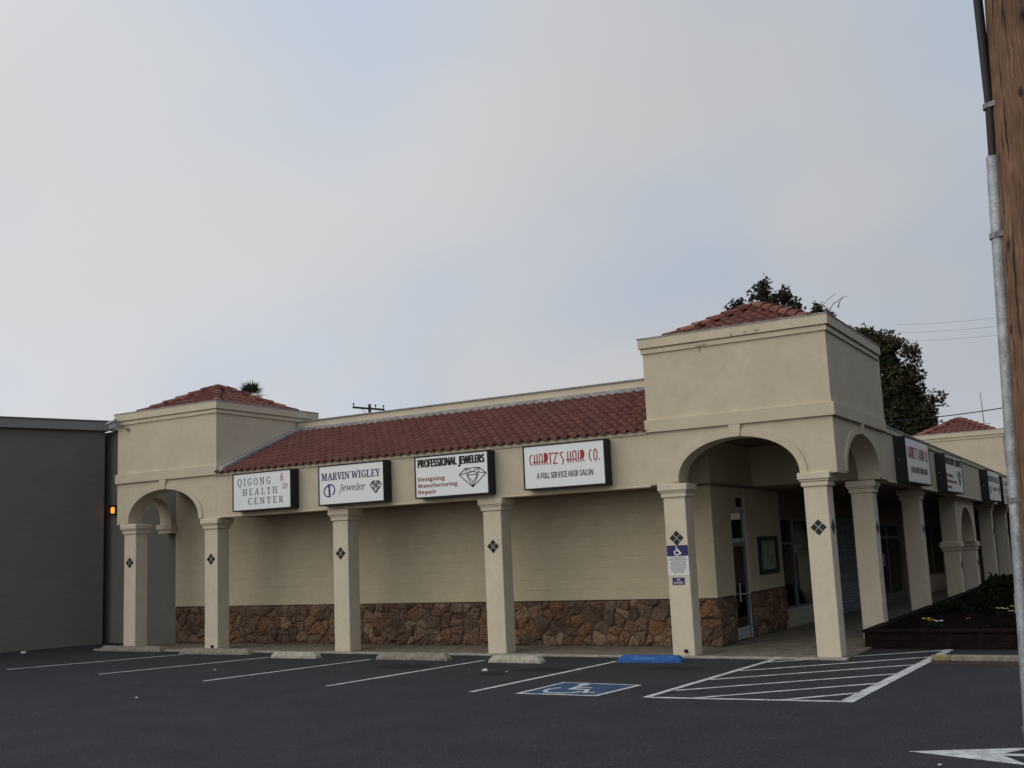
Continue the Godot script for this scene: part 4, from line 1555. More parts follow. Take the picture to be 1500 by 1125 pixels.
func build_parking() -> void:
	var y := GY + 0.004
	var V := func(x: float, z: float) -> Vector2: return Vector2(x, z)
	var lines := [[V.call(-10.5, 3.78), V.call(-8.77, 0.73), "faint bay line farthest left, by the dark wall"], [V.call(-7.37, 4.07), V.call(-6.01, 0.98), "second white bay line from the dark building"], [V.call(-4.22, 4.51), V.call(-3.36, 1.05), "third white bay line from the dark building"], [V.call(-1.45, 4.63), V.call(-0.87, 0.92), "white bay line ending at the crumpled litter"], [V.call(1.27, 4.74), V.call(1.69, 0.77), "white bay line left of the wheelchair symbol"]]
	for l in lines:
		marking("parking_line", M.paint, strip(l[0], l[1], 0.095), y, l[2])
	# hatched aisle
	var h := node("hatched_aisle_marking")
	structure(h, "white hatched access aisle painted beside the accessible bay")
	marking("stripe", M.paint, strip(V.call(3.93, 4.71), V.call(4.25, 0.20), 0.10), y, "", h)
	marking("stripe", M.paint, strip(V.call(4.0, 4.70), V.call(6.40, 4.53), 0.10), y + 0.001, "", h)
	marking("stripe", M.paint, [V.call(6.37, 4.60), V.call(6.54, 4.56), V.call(6.70, 0.20), V.call(6.76, -1.62), V.call(6.63, -1.62), V.call(6.58, -0.6)], y + 0.0005, "", h)
	var R := [V.call(6.70, -1.53), V.call(6.59, -0.44), V.call(6.57, 0.63), V.call(6.53, 1.75), V.call(6.49, 2.8), V.call(6.44, 3.75)]
	var Lf := [V.call(4.27, 0.62), V.call(4.21, 1.78), V.call(4.13, 2.85), V.call(4.07, 4.02), V.call(4.56, 4.64), V.call(5.69, 4.55)]
	for k in 6:
		marking("stripe", M.paint, strip(Lf[k], R[k], 0.085), y + 0.0015, "", h)
	# accessible symbol panel
	var s := node("accessible_bay_marking")
	structure(s, "blue painted wheelchair symbol with a white border on the asphalt")
	var A: Vector2 = V.call(2.0, 4.76)
	var B: Vector2 = V.call(2.09, 3.49)
	var C: Vector2 = V.call(3.40, 3.58)
	var D: Vector2 = V.call(3.25, 4.74)
	marking("border", M.paint, [A, B, C, D], y, "", s)
	var ce := (A + B + C + D) / 4.0
	var inn := []
	for q in [A, B, C, D]:
		inn.append(q.lerp(ce, 0.115))
	marking("blue_field", M.blue_paint, inn, y + 0.003, "", s)
	var g := geo()
	g.xf = Transform3D(Basis(Vector3(1.0, 0, 0.06), Vector3(0.07, 0, -1.0), Vector3(0, 1, 0)), Vector3(ce.x, y + 0.005, ce.y))
	wheelchair(g, Vector2(-0.03, 0.0), 0.96, 0.0, true)
	put(g, "wheelchair_symbol", M.paint, s)
	# arrow
	marking("arrow_marking", M.paint, [V.call(7.69, 7.41), V.call(8.70, 6.92), V.call(8.47, 7.28), V.call(10.2, 7.06), V.call(10.2, 7.24), V.call(8.48, 7.38), V.call(8.74, 7.76)], y, "white lane arrow painted on the asphalt at the foot of the pole")
	# oil stains in the bays
	for q in [[1.0, 2.1, 0.55, 0.3], [-1.9, 2.0, 0.6, 0.35], [0.4, 2.7, 0.3, 0.2], [3.1, 1.6, 0.5, 0.25]]:
		var p := []
		for k in 18:
			var a := TAU * k / 18
			var rr := rng.randf_range(0.7, 1.1)
			p.append(V.call(q[0] + cos(a) * q[2] * rr, q[1] + sin(a) * q[3] * rr))
		marking("oil_stain", M.patch, p, GY + 0.002, "dark oil stain on the asphalt of a parking bay")

	# wheel stops
	var stops := [[-12.06, -9.98, 0.27, M.stop_old, "long weathered wheel stop farthest left, in front of the arch"], [-9.0, -6.93, 0.62, M.stop_old, "long low wheel stop before the second column from the left"], [-5.87, -4.69, 1.10, M.stop, "short pale wheel stop left of the third column"], [-3.25, -1.59, 1.05, M.stop_old, "worn brown-edged wheel stop between the third and fourth columns"], [-0.60, 0.47, 1.24, M.stop, "pale wheel stop before the fourth column, beside the litter"], [1.76, 2.92, 0.90, M.blue_stop, "blue painted wheel stop of the accessible bay"]]
	for q in stops:
		var L: float = q[1] - q[0]
		var o := node("wheel_stop", self, Vector3((q[0] + q[1]) * 0.5, GY, q[2] - 0.09))
		g = geo()
		var hh := 0.118
		# sloping sides and ends, a few chips along the arrises
		var lv := [[0.0, 0.0, 0.090], [0.045, 0.012, 0.088], [hh - 0.012, 0.075, 0.066], [hh, 0.092, 0.052]]
		var nseg := 9
		for k in 3:
			for e in 4:
				for n in (nseg if e % 2 == 0 else 1):
					var cs := []
					for t in [[k, n], [k, n + 1], [k + 1, n + 1], [k + 1, n]]:
						var l = lv[t[0]]
						var xx: float = (L * 0.5 - l[1]) * lerpf(-1.0, 1.0, float(t[1]) / (nseg if e % 2 == 0 else 1))
						var zz: float = l[2] - (0.006 * absf(sin(t[1] * 5.1 + L * 9.0)) if t[0] == 3 and t[1] > 0 and t[1] < nseg and e % 2 == 0 else 0.0)
						match e:
							0: cs.append(Vector3(xx, l[0], zz))
							2: cs.append(Vector3(xx, l[0], -zz))
							1: cs.append(Vector3(L * 0.5 - l[1], l[0], l[2] * (1.0 if t[1] == 0 else -1.0)))
							3: cs.append(Vector3(-L * 0.5 + l[1], l[0], l[2] * (1.0 if t[1] == 0 else -1.0)))
					g.quad(cs[0], cs[1], cs[2], cs[3], [Vector3(0, 0.3, 1), Vector3(1, 0.3, 0), Vector3(0, 0.3, -1), Vector3(-1, 0.3, 0)][e])
		for n in nseg:
			var q0 := (L * 0.5 - 0.092) * lerpf(-1.0, 1.0, float(n) / nseg)
			var q1 := (L * 0.5 - 0.092) * lerpf(-1.0, 1.0, float(n + 1) / nseg)
			var z0 := 0.052 - (0.006 * absf(sin(n * 5.1 + L * 9.0)) if n > 0 else 0.0)
			var z1 := 0.052 - (0.006 * absf(sin((n + 1) * 5.1 + L * 9.0)) if n + 1 < nseg else 0.0)
			g.quad(Vector3(q0, hh, z0), Vector3(q1, hh, z1), Vector3(q1, hh, -z1), Vector3(q0, hh, -z0), Vector3.UP)
		put(g, "stop_body", q[3], o)
		for sx in [-0.34, 0.34]:
			g = geo()
			g.tube([Vector3(sx * L, hh - 0.01, 0), Vector3(sx * L, hh + 0.006, 0)], [0.013, 0.013], 8)
			put(g, "anchor_pin", M.strap, o)
		if q[3] == M.blue_stop:
			g = geo()
			g.xf = Transform3D(Basis(Vector3(1, 0, 0), Vector3(0, 0.94, -0.34), Vector3(0, 0.34, 0.94)), Vector3(0, 0.04, 0.089))
			add_text(g, "ACCESSIBLE", font("Droid Sans", 700), -0.25, 0.10, 0.008, 0.055, 0.003)
			put(g, "worn_lettering", mat(lin(0.10, 0.22, 0.48), 0.8), o)
		o.rotation.y = deg_to_rad(rng.randf_range(-1.2, 1.2))
		tag(o, q[4], "wheel stop", "wheel stops along the parking bays")

# ---------------------------------------------------------------- planter and kerb
func build_planter() -> void:
	var p := node("planter", self, Vector3(5.3, GY, -1.7))
	tag(p, "low dark red-brown planter bed at the end of the arcade, right", "planter")
	var g := geo()
	var zb := -24.0
	var h := 0.30
	# front boards, side boards, cap
	for k in 2:
		g = geo()
		g.box(Vector3(0.0, k * 0.135, -0.10), Vector3(7.0, k * 0.135 + 0.131, 0.0), 0.006)
		put(g, "plank", M.timber, p)
		g = geo()
		g.box(Vector3(0.0, k * 0.135 - 0.25 * k * 0 - 0.3 * (1 - k), zb), Vector3(0.10, k * 0.135 + 0.131, -0.101), 0.006)
		put(g, "plank", M.timber, p)
	g = geo()
	g.box(Vector3(-0.03, 0.27, -0.16), Vector3(7.0, h + 0.02, 0.035), 0.008)
	g.box(Vector3(-0.03, 0.27, zb), Vector3(0.14, h + 0.018, -0.161), 0.008)
	put(g, "cap_rail", M.timber, p)
	# soil, uneven
	g = geo()
	var f := FastNoiseLite.new()
	f.seed = 3
	f.frequency = 0.9
	var nx := 34
	var nz := 70
	var H := func(x: float, z: float) -> float:
		return 0.285 + 0.05 * f.get_noise_2d(x, z) + 0.03 * f.get_noise_2d(x * 3.1, z * 3.1) + 0.05 * smoothstep(-1.0, -6.0, z) + SL * minf(0.0, z + 2.3)
	for i in nx:
		for j in nz:
			var xa := 0.1 + 6.9 * i / nx
			var xb := 0.1 + 6.9 * (i + 1) / nx
			var za := -0.12 + (zb + 0.12) * j / nz
			var zc := -0.12 + (zb + 0.12) * (j + 1) / nz
			g.quad(Vector3(xa, H.call(xa, za), za), Vector3(xb, H.call(xb, za), za), Vector3(xb, H.call(xb, zc), zc), Vector3(xa, H.call(xa, zc), zc), Vector3.UP)
	put(g, "soil", M.soil, p)
	# ground cover: nobody could count it
	var lm := leaf_sprig(0.05, 6, 5)
	var tr := []
	for k in 900:
		var x := rng.randf_range(0.25, 5.0)
		var z := -0.3 - pow(rng.randf(), 1.3) * 14.0
		if f.get_noise_2d(x * 0.6 + 20.0, z * 0.6) < -0.05:
			continue
		var b := Basis(Vector3.UP, rng.randf() * TAU).scaled(Vector3.ONE * rng.randf_range(0.7, 1.6))
		tr.append(Transform3D(b, Vector3(5.3 + x, GY + H.call(x, z) + 0.01, -1.7 + z)))
	var mm := leaves("ground_cover", lm, tr, [Color(0.011, 0.013, 0.007), Color(0.018, 0.012, 0.008), Color(0.010, 0.011, 0.008)], self)
	mm.set_meta("kind", "stuff")
	mm.set_meta("label", "dark low ground cover plants on the planter soil")
	# shrubs
	shrub(Vector3(7.0, 0.0, -6.6), 0.45, 0.66, "round dark evergreen shrub in the planter beside the pole", 1)
	shrub(Vector3(6.1, 0.0, -6.0), 0.20, 0.10, "low dark shrub with orange blooms at the back of the planter", 2)
	# flowers
	var Y := Color(0.75, 0.52, 0.03)
	var O := Color(0.62, 0.22, 0.03)
	var Wt := Color(0.72, 0.74, 0.68)
	var LY := Color(0.70, 0.68, 0.22)
	var fl := [[6.17, -2.75, 1.5, Y, "yellow pansy in the front corner of the planter"], [6.24, -2.8, 1.25, Y, "second yellow pansy touching the one in the planter corner"], [6.42, -2.5, 1.45, Wt, "white pansy beside the yellow ones at the planter front"], [5.75, -7.6, 1.3, O, "orange bloom nearest the low shrub, at the planter back"], [5.95, -7.4, 1.2, O, "orange bloom at the planter back beside another orange bloom"], [6.12, -6.6, 1.0, O, "small orange bloom below the other orange blooms in the planter"], [7.10, -5.3, 1.4, LY, "pale yellow pansy left end of the clump under the round shrub"], [7.22, -5.15, 1.2, LY, "pale yellow pansy low in the clump under the round shrub"], [7.35, -5.4, 1.5, Y, "deep yellow pansy in the clump under the round shrub"], [7.48, -5.2, 1.4, LY, "pale yellow pansy at the right end of the clump under the shrub"], [7.33, -5.0, 1.1, LY, "pale yellow pansy in front of the clump under the round shrub"], [6.75, -3.6, 0.8, O, "tiny faded bloom alone in the middle of the planter soil"]]
	for q in fl:
		var hh: float = GY + H.call(q[0] - 5.3, q[1] + 1.7)
		flower(Vector3(q[0], hh, q[1]), q[2], q[3], q[4])

	# kerb
	var k := node("concrete_kerb", self, Vector3(6.74, GY, 0.47))
	structure(k, "weathered concrete kerb with a yellow end, in front of the planter", "kerb")
	g = geo()
	g.box(Vector3(0.28, 0.042, -0.15), Vector3(6.0, 0.125, 0.0), 0.012)
	put(g, "kerb_body", M.kerb, k)
	g = geo()
	g.box(Vector3(0.0, 0.042, -0.15), Vector3(0.28, 0.1245, 0.0), 0.014)
	put(g, "yellow_end", M.kerb_yellow, k)
	g = geo()
	g.box(Vector3(0.01, -0.05, -0.148), Vector3(6.0, 0.042, -0.003))
	put(g, "kerb_foot", M.kerb_red, k)

# many small copies of one shape in a single mesh
func joined(m: Mesh, tr: Array, cc: Array) -> ArrayMesh:
	var src: Array = m.surface_get_arrays(0)
	var sv: PackedVector3Array = src[Mesh.ARRAY_VERTEX]
	var sn: PackedVector3Array = src[Mesh.ARRAY_NORMAL]
	var nv := sv.size()
	var v := PackedVector3Array()
	var n := PackedVector3Array()
	var c := PackedColorArray()
	for k in tr.size():
		var t: Transform3D = tr[k]
		v.append_array(t * sv)
		n.append_array(Transform3D(t.basis.orthonormalized(), Vector3.ZERO) * sn)
		var e := PackedColorArray()
		e.resize(nv)
		e.fill(cc[k])
		c.append_array(e)
	var a := []
	a.resize(Mesh.ARRAY_MAX)
	a[Mesh.ARRAY_VERTEX] = v
	a[Mesh.ARRAY_NORMAL] = n
	a[Mesh.ARRAY_COLOR] = c
	var o := ArrayMesh.new()
	o.add_surface_from_arrays(Mesh.PRIMITIVE_TRIANGLES, a)
	return o

func leaf_sprig(size: float, count: int, s: int) -> ArrayMesh:
	var r := RandomNumberGenerator.new()
	r.seed = s
	var g := geo()
	for k in count:
		var d := Vector3(r.randf_range(-1, 1), r.randf_range(-0.2, 1.0), r.randf_range(-1, 1)).normalized()
		var u := d.cross(Vector3(r.randf_range(-1, 1), r.randf_range(-1, 1), r.randf_range(-1, 1))).normalized()
		var a := d * size * 0.15
		var L := size * r.randf_range(0.7, 1.2)
		var w := size * r.randf_range(0.20, 0.32)
		var nn := u.cross(d).normalized()
		var tip := a + d * L - Vector3(0, L * 0.15, 0)
		var m1 := a + d * L * 0.5 + u * w
		var m2 := a + d * L * 0.5 - u * w
		g.tri(a, m1, tip, nn)
		g.tri(a, tip, m2, nn)
	return g.mesh()

func leaves(called: String, m: Mesh, tr: Array, cols: Array, parent: Node) -> MeshInstance3D:
	var cc := []
	for k in tr.size():
		var c: Color = cols[rng.randi() % cols.size()]
		var j := rng.randf_range(0.75, 1.3)
		cc.append(Color(c.r * j, c.g * j, c.b * j))
	var o := MeshInstance3D.new()
	o.mesh = joined(m, tr, cc)
	var mt := StandardMaterial3D.new()
	mt.vertex_color_use_as_albedo = true
	mt.roughness = 0.85
	mt.metallic_specular = 0.12
	mt.cull_mode = BaseMaterial3D.CULL_DISABLED
	o.material_override = mt
	o.name = numbered(parent, called)
	parent.add_child(o, true)
	return o

func shrub(at: Vector3, rad: float, hgt: float, label: String, s: int) -> void:
	var gy := GY + 0.28 + gl(at.z)
	var o := node("shrub", self, Vector3(at.x, gy, at.z))
	tag(o, label, "shrub")
	var g := geo()
	for k in 7:
		var a := TAU * k / 7.0 + 0.3
		g.tube([Vector3.ZERO, Vector3(cos(a) * rad * 0.3, hgt * 0.5, sin(a) * rad * 0.3), Vector3(cos(a) * rad * 0.7, hgt * 0.95, sin(a) * rad * 0.7)], [0.018, 0.012, 0.004], 5)
	put(g, "stem", M.bark, o)
	var tr := []
	var f := FastNoiseLite.new()
	f.seed = s
	f.frequency = 1.6
	for k in int(3600 * rad / 0.6):
		var d := Vector3(rng.randfn(), rng.randfn(), rng.randfn()).normalized()
		d.y = absf(d.y) * 1.0 - 0.1
		var rr := (0.55 + 0.45 * pow(rng.randf(), 0.5)) * (1.0 + 0.25 * f.get_noise_3dv(d * 2.0))
		var p := Vector3(d.x * rad, d.y * hgt + 0.1, d.z * rad) * rr
		tr.append(Transform3D(Basis(Vector3(rng.randfn(), rng.randfn(), rng.randfn()).normalized(), rng.randf() * TAU).scaled(Vector3.ONE * rng.randf_range(0.7, 1.3)), p))
	leaves("foliage", leaf_sprig(0.10, 6, 3 + s), tr, [Color(0.020, 0.026, 0.014), Color(0.014, 0.019, 0.011), Color(0.028, 0.026, 0.014)], o)

func flower(at: Vector3, k: float, c: Color, label: String) -> void:
	k *= 1.45
	var o := node("pansy", self, at)
	tag(o, label, "flower", "flowers in the planter")
	var g := geo()
	g.tube([Vector3.ZERO, Vector3(0.004, 0.05 * k, 0.004)], [0.003, 0.002], 5)
	for q in 5:
		var a := q * 1.256
		var e := Vector3(cos(a) * 0.05 * k, 0.03 * k, sin(a) * 0.05 * k)
		g.tri(Vector3(0, 0.002, 0), e + Vector3(-sin(a), 0, cos(a)) * 0.016, e - Vector3(-sin(a), 0, cos(a)) * 0.016, Vector3.UP)
	put(g, "stem", mat(lin(0.03, 0.05, 0.02), 0.8), o)
	g = geo()
	for q in 5:
		var a := q * TAU / 5.0
		var d := Vector3(cos(a), 0.35, sin(a))
		var u := Vector3(-sin(a), 0, cos(a))
		var c0 := Vector3(0.004, 0.055 * k, 0.004)
		g.quad(c0, c0 + d * 0.026 * k + u * 0.022 * k, c0 + d * 0.046 * k, c0 + d * 0.026 * k - u * 0.022 * k, Vector3.UP)
	put(g, "petals", mat(lin(c.r, c.g, c.b), 0.8), o)

# ---------------------------------------------------------------- utility pole
func build_pole() -> void:
	var o := node("utility_pole", self, Vector3(9.27, GY, 11.03))
	tag(o, "weathered wooden utility pole with a grey conduit, cut off at the right edge", "utility pole")
	var lean := 0.042
	var X := func(y: float) -> float: return lean * (y - GY)       # the pole leans a little to the right going up
	# shaft with uv for the grain
	var st := SurfaceTool.new()
	st.begin(Mesh.PRIMITIVE_TRIANGLES)
	var seg := 28
	var top := 9.5
	var N := 24
	for k in N:
		for s in seg:
			var q := []
			for e in [[k, s], [k, s + 1], [k + 1, s + 1], [k + 1, s]]:
				var y: float = top * e[0] / N
				var r := 0.175 - 0.0035 * y
				var a: float = TAU * e[1] / seg
				var wob := 1.0 + 0.02 * sin(a * 3.0 + y * 0.8)
				q.append([Vector3(lean * y + cos(a) * r * wob, y, sin(a) * r * wob), Vector3(cos(a), 0, sin(a)), Vector2(float(e[1]) / seg * 2.0, -y * 0.105)])
			for t in [[0, 2, 1], [0, 3, 2]]:
				var n0: Vector3 = q[t[0]][1] + q[t[1]][1] + q[t[2]][1]
				var cr: Vector3 = (q[t[1]][0] - q[t[0]][0]).cross(q[t[2]][0] - q[t[0]][0])
				var order = t if cr.dot(n0) < 0.0 else [t[0], t[2], t[1]]
				for j in order:
					st.set_normal(q[j][1])
					st.set_uv(q[j][2])
					st.add_vertex(q[j][0])
	st.generate_tangents()
	var sh := MeshInstance3D.new()
	sh.mesh = st.commit()
	sh.material_override = M.wood
	sh.name = "shaft"
	o.add_child(sh, true)
	sh.position = Vector3(-0.040, -0.2, -0.035)
	# conduit, on the left face of the pole
	var cx := 9.248 - 9.27 - lean * (4.28 - GY)
	var P := func(y: float, dx: float, dz: float) -> Vector3: return Vector3(cx + lean * (y - GY) + dx, y - GY, dz)
	var g := geo()
	g.tube([P.call(0.0, 0, 0.0), P.call(2.0, 0, 0.0), P.call(4.28, 0, 0.0)], [0.040, 0.040, 0.040], 18)
	put(g, "conduit", M.galv, o)
	g = geo()
	g.tube([P.call(1.55, 0, 0.0), P.call(1.66, 0, 0.0)], [0.044, 0.044], 18)
	put(g, "conduit_coupling", M.galv, o)
	g = geo()
	g.tube([P.call(4.2, 0.004, 0.0), P.call(4.6, 0.002, 0.0), P.call(5.3, -0.026, 0.0), P.call(6.5, -0.05, 0.0), P.call(9.0, -0.09, 0.0)], [0.030, 0.029, 0.028, 0.028, 0.028], 14)
	put(g, "cable", M.cable, o)
	for q in [[4.60, 0.031], [3.785, 0.042], [2.2, 0.042], [0.9, 0.042]]:
		g = geo()
		var c0: Vector3 = P.call(q[0], 0.0, 0.0)
		var ring := []
		for k in 15:
			var a := lerpf(-1.3, 1.3, k / 14.0) + PI
			ring.append(Vector3(c0.x + cos(a) * (q[1] + 0.004), c0.y + 0.0, c0.z + sin(a) * (q[1] + 0.004)))
		ring.append(Vector3(c0.x + 0.045, c0.y + 0.006, c0.z - 0.038))
		ring.push_front(Vector3(c0.x + 0.045, c0.y + 0.006, c0.z + 0.042))
		for k in ring.size() - 1:
			var a: Vector3 = ring[k]
			var b: Vector3 = ring[k + 1]
			var out := (a + b) * 0.5 - c0
			out.y = 0
			var hy := Vector3(0, 0.016, 0)
			var th := out.normalized() * 0.004
			g.quad(a - hy + th, b - hy + th, b + hy + th, a + hy + th, out)
			g.quad(a + hy + th, b + hy + th, b + hy - th, a + hy - th, Vector3.UP)
			g.quad(a - hy + th, b - hy + th, b - hy - th, a - hy - th, Vector3.DOWN)
		g.box(Vector3(c0.x + 0.034, c0.y - 0.012, c0.z + 0.030), Vector3(c0.x + 0.056, c0.y + 0.022, c0.z + 0.050), 0.004)
		put(g, "pipe_strap", M.strap, o)

# ---------------------------------------------------------------- lamps
func build_lamps() -> void:
	var w := node("wall_lamp", self, Vector3(-13.80, 3.51, -1.60))
	tag(w, "lit orange wall lamp on the dark return wall beside the left tower", "lamp")
	var g := geo()
	g.xf = Transform3D(Basis.from_scale(Vector3(0.8, 0.8, 1.0)), Vector3.ZERO)
	g.box(Vector3(-0.10, -0.15, 0.0), Vector3(0.10, 0.15, 0.06), 0.01)
	g.box(Vector3(-0.11, 0.13, 0.0), Vector3(0.11, 0.16, 0.17), 0.008)
	g.box(Vector3(-0.11, -0.15, 0.0), Vector3(-0.095, 0.13, 0.15), 0.004)
	put(g, "housing", M.cabinet, w)
	g = geo()
	g.box(Vector3(-0.06, -0.085, 0.062), Vector3(0.065, 0.085, 0.115), 0.02)
	var e := StandardMaterial3D.new()
	e.albedo_color = Color(0.9, 0.55, 0.2)
	e.emission_enabled = true
	e.emission = Color(1.0, 0.68, 0.28)
	e.emission_energy_multiplier = 0.85
	put(g, "glowing_lens", e, w)
	var l := OmniLight3D.new()
	l.name = "lamp_light"
	l.light_color = Color(1.0, 0.5, 0.15)
	l.light_energy = 0.008
	l.light_size = 0.08
	l.omni_range = 30.0
	l.omni_attenuation = 2.0
	l.shadow_enabled = true
	l.position = Vector3(0.0, 0.0, 0.19)
	w.add_child(l)

	var f := node("flood_light", self, Vector3(-11.55, 5.36, 0.0))
	tag(f, "small grey floodlight on an arm at the left tower's outer corner", "lamp")
	g = geo()
	g.tube([Vector3(0.12, -0.04, -0.01), Vector3(0.06, 0.0, 0.09), Vector3(-0.12, 0.08, 0.16)], [0.014, 0.014, 0.014], 8)
	g.tube([Vector3(0.12, -0.04, -0.005), Vector3(0.12, -0.04, 0.02)], [0.045, 0.045], 12)
	put(g, "arm", M.strap, f)
	g = geo()
	g.xf = Transform3D(Basis.from_euler(Vector3(0.5, 0.45, 0.35)).scaled(Vector3.ONE * 0.8), Vector3(-0.24, 0.11, 0.18))
	g.box(Vector3(-0.16, -0.10, -0.10), Vector3(0.16, 0.10, 0.05), 0.02)
	g.box(Vector3(-0.17, 0.09, -0.10), Vector3(0.17, 0.115, 0.10), 0.006)
	put(g, "housing", M.flash, f)
	g = geo()
	g.xf = Transform3D(Basis.from_euler(Vector3(0.5, 0.45, 0.35)).scaled(Vector3.ONE * 0.8), Vector3(-0.24, 0.11, 0.18))
	g.box(Vector3(-0.13, -0.085, 0.046), Vector3(0.13, 0.085, 0.056), 0.003)
	put(g, "lens", mat(lin(0.6, 0.62, 0.65), 0.15), f)

# ---------------------------------------------------------------- trees
func limb(g: G, a: Vector3, b: Vector3, ra: float, rb: float, sag := 0.12) -> void:
	var p := []
	var r := []
	var off := Vector3(rng.randfn(), rng.randfn() * 0.5, rng.randfn()) * (b - a).length() * sag
	for k in 5:
		var t := k / 4.0
		p.append(a.lerp(b, t) + off * sin(PI * t))
		r.append(lerpf(ra, rb, t))
	g.tube(p, r, 7, false)

func tree(called: String, base: Vector3, fork: Vector3, lobes: Array, leaf: float, dens: float, cols: Array, label: String, category: String, trunk_r := 0.3, twigs: Array = []) -> Node3D:
	var o := node(called, self, base)
	tag(o, label, category)
	var g := geo()
	limb(g, Vector3(0, -0.2, 0), fork - base, trunk_r, trunk_r * 0.6, 0.03)
	for l in lobes:
		limb(g, fork - base, l[0] - base, trunk_r * 0.45, 0.04)
		for k in 4:
			var d := Vector3(rng.randfn(), rng.randfn() * 0.6 + 0.3, rng.randfn()).normalized()
			limb(g, l[0] - base - Vector3(0, l[1] * 0.3, 0), l[0] - base + d * l[1] * 0.9, 0.05, 0.012)
	for t in twigs:
		limb(g, t[0] - base, t[1] - base, 0.03, 0.008)
	put(g, "trunk", M.bark, o)
	var tr := []
	for l in lobes:
		# each lobe is a cloud of small clumps
		var nclump := int(9 + l[1] * l[1] * 7)
		for c in nclump:
			var d := Vector3(rng.randfn(), rng.randfn(), rng.randfn()).normalized()
			var cp: Vector3 = l[0] + d * l[1] * pow(rng.randf(), 0.42)
			var cr: float = rng.randf_range(0.28, 0.52) * clampf(l[1], 0.55, 1.0)
			var cnt := int(dens * 46)
			for k in cnt:
				var e := Vector3(rng.randfn(), rng.randfn() * 0.8, rng.randfn()) * cr * 0.55
				e.y -= absf(rng.randfn()) * 0.12
				var b := Basis(Vector3(rng.randfn(), rng.randfn(), rng.randfn()).normalized(), rng.randf() * TAU).scaled(Vector3.ONE * rng.randf_range(0.7, 1.35))
				tr.append(Transform3D(b, cp + e - base))
	leaves("crown", leaf_sprig(leaf, 5, 11), tr, cols, o)
	return o

func build_trees() -> void:
	# tall dark tree behind the side wing
	var lobes := [[Vector3(-2.75, 11.6, -43.2), 1.5], [Vector3(-1.40, 11.3, -43.0), 1.3], [Vector3(-3.65, 12.3, -42.8), 1.0], [Vector3(-1.85, 12.3, -43.4), 0.75], [Vector3(-1.15, 9.9, -43.0), 1.25], [Vector3(-2.85, 9.7, -43.4), 1.6], [Vector3(-0.30, 9.1, -43.2), 1.15], [Vector3(-2.05, 8.2, -43.0), 1.5], [Vector3(-0.10, 8.0, -43.2), 0.85], [Vector3(-4.15, 10.6, -43.4), 1.5], [Vector3(-3.65, 8.2, -43.0), 1.5], [Vector3(-0.75, 7.4, -43.2), 1.0], [Vector3(-2.45, 6.9, -43.2), 1.2], [Vector3(0.05, 7.0, -43.2), 0.7], [Vector3(-4.15, 12.7, -43.0), 0.8], [Vector3(-3.15, 12.75, -43.1), 0.8], [Vector3(-2.35, 12.4, -43.2), 0.8], [Vector3(-1.15, 10.7, -43.4), 1.2]]
	tree("eucalyptus_tree", Vector3(-2.2, -0.5, -43.3), Vector3(-2.1, 6.0, -43.2), lobes, 0.18, 0.95, [Color(0.050, 0.056, 0.030), Color(0.062, 0.050, 0.032), Color(0.042, 0.050, 0.027), Color(0.078, 0.060, 0.038)], "tall dense dark eucalyptus rising behind the side wing", "tree", 0.38)
	var lb := [[Vector3(-5.55, 12.75, -29.5), 0.35], [Vector3(-4.55, 13.1, -29.9), 0.42], [Vector3(-4.1, 12.9, -30.0), 0.50], [Vector3(-3.5, 12.85, -30.1), 0.45], [Vector3(-3.0, 12.5, -30.2), 0.40], [Vector3(-2.1, 12.1, -30.4), 0.35], [Vector3(-1.8, 11.85, -30.5), 0.25], [Vector3(-4.4, 11.6, -29.8), 1.2], [Vector3(-2.8, 11.2, -30.2), 1.1], [Vector3(-4.3, 13.55, -29.9), 0.16]]
	var tw := [[Vector3(-1.9, 11.8, -30.5), Vector3(-1.25, 12.75, -30.6)], [Vector3(-1.6, 11.8, -30.5), Vector3(-0.75, 12.6, -30.7)], [Vector3(-1.2, 12.1, -30.6), Vector3(-0.95, 12.65, -30.7)]]
	tree("sparse_tree", Vector3(-3.6, -0.4, -30.0), Vector3(-3.6, 9.0, -30.0), lb, 0.14, 0.30, [Color(0.055, 0.055, 0.035), Color(0.045, 0.050, 0.032), Color(0.065, 0.048, 0.045)], "sparse tree whose twigs show above the right corner tower roof", "tree", 0.25, tw)
	palm(Vector3(-66.3, 18.25, -61.5))
	# trees added along the right edge of the lot, out of the frame: they darken the side arcade and its glass
	var first := tree("added_shade_tree", Vector3(23, 0, 4), Vector3(23, 2.6, 4), [[Vector3(23, 5.6, 4), 2.6], [Vector3(24.2, 6.6, 5.6), 2.0], [Vector3(22.6, 6.4, 2.2), 2.0], [Vector3(23.4, 4.4, 6.0), 1.9], [Vector3(23.2, 4.2, 1.8), 1.9]], 0.55, 0.25, [Color(0.035, 0.05, 0.022), Color(0.028, 0.04, 0.018)], "added unseen broad tree shading the side arcade, nearest the street", "tree", 0.22)
	first.position.x = 20.5
	first.scale = Vector3.ONE * 1.25
	first.set_meta("group", "added unseen trees that shade the side arcade")
	var labels := ["added unseen shade tree second from the street end of the right edge", "added unseen shade tree in the middle of the row on the right edge", "added unseen shade tree second from the cross wing on the right edge", "added unseen shade tree beside the cross wing on the right edge"]
	for k in 4:
		var c := copy_of(first, "added_shade_tree")
		c.position = Vector3(20 + 0.5 * sin(k * 2.1), 0, 3 - (k + 1) * 5.2)
		c.rotation.y = k * 1.3 + 0.8
		c.scale = Vector3.ONE * 1.25
		c.set_meta("label", labels[k])

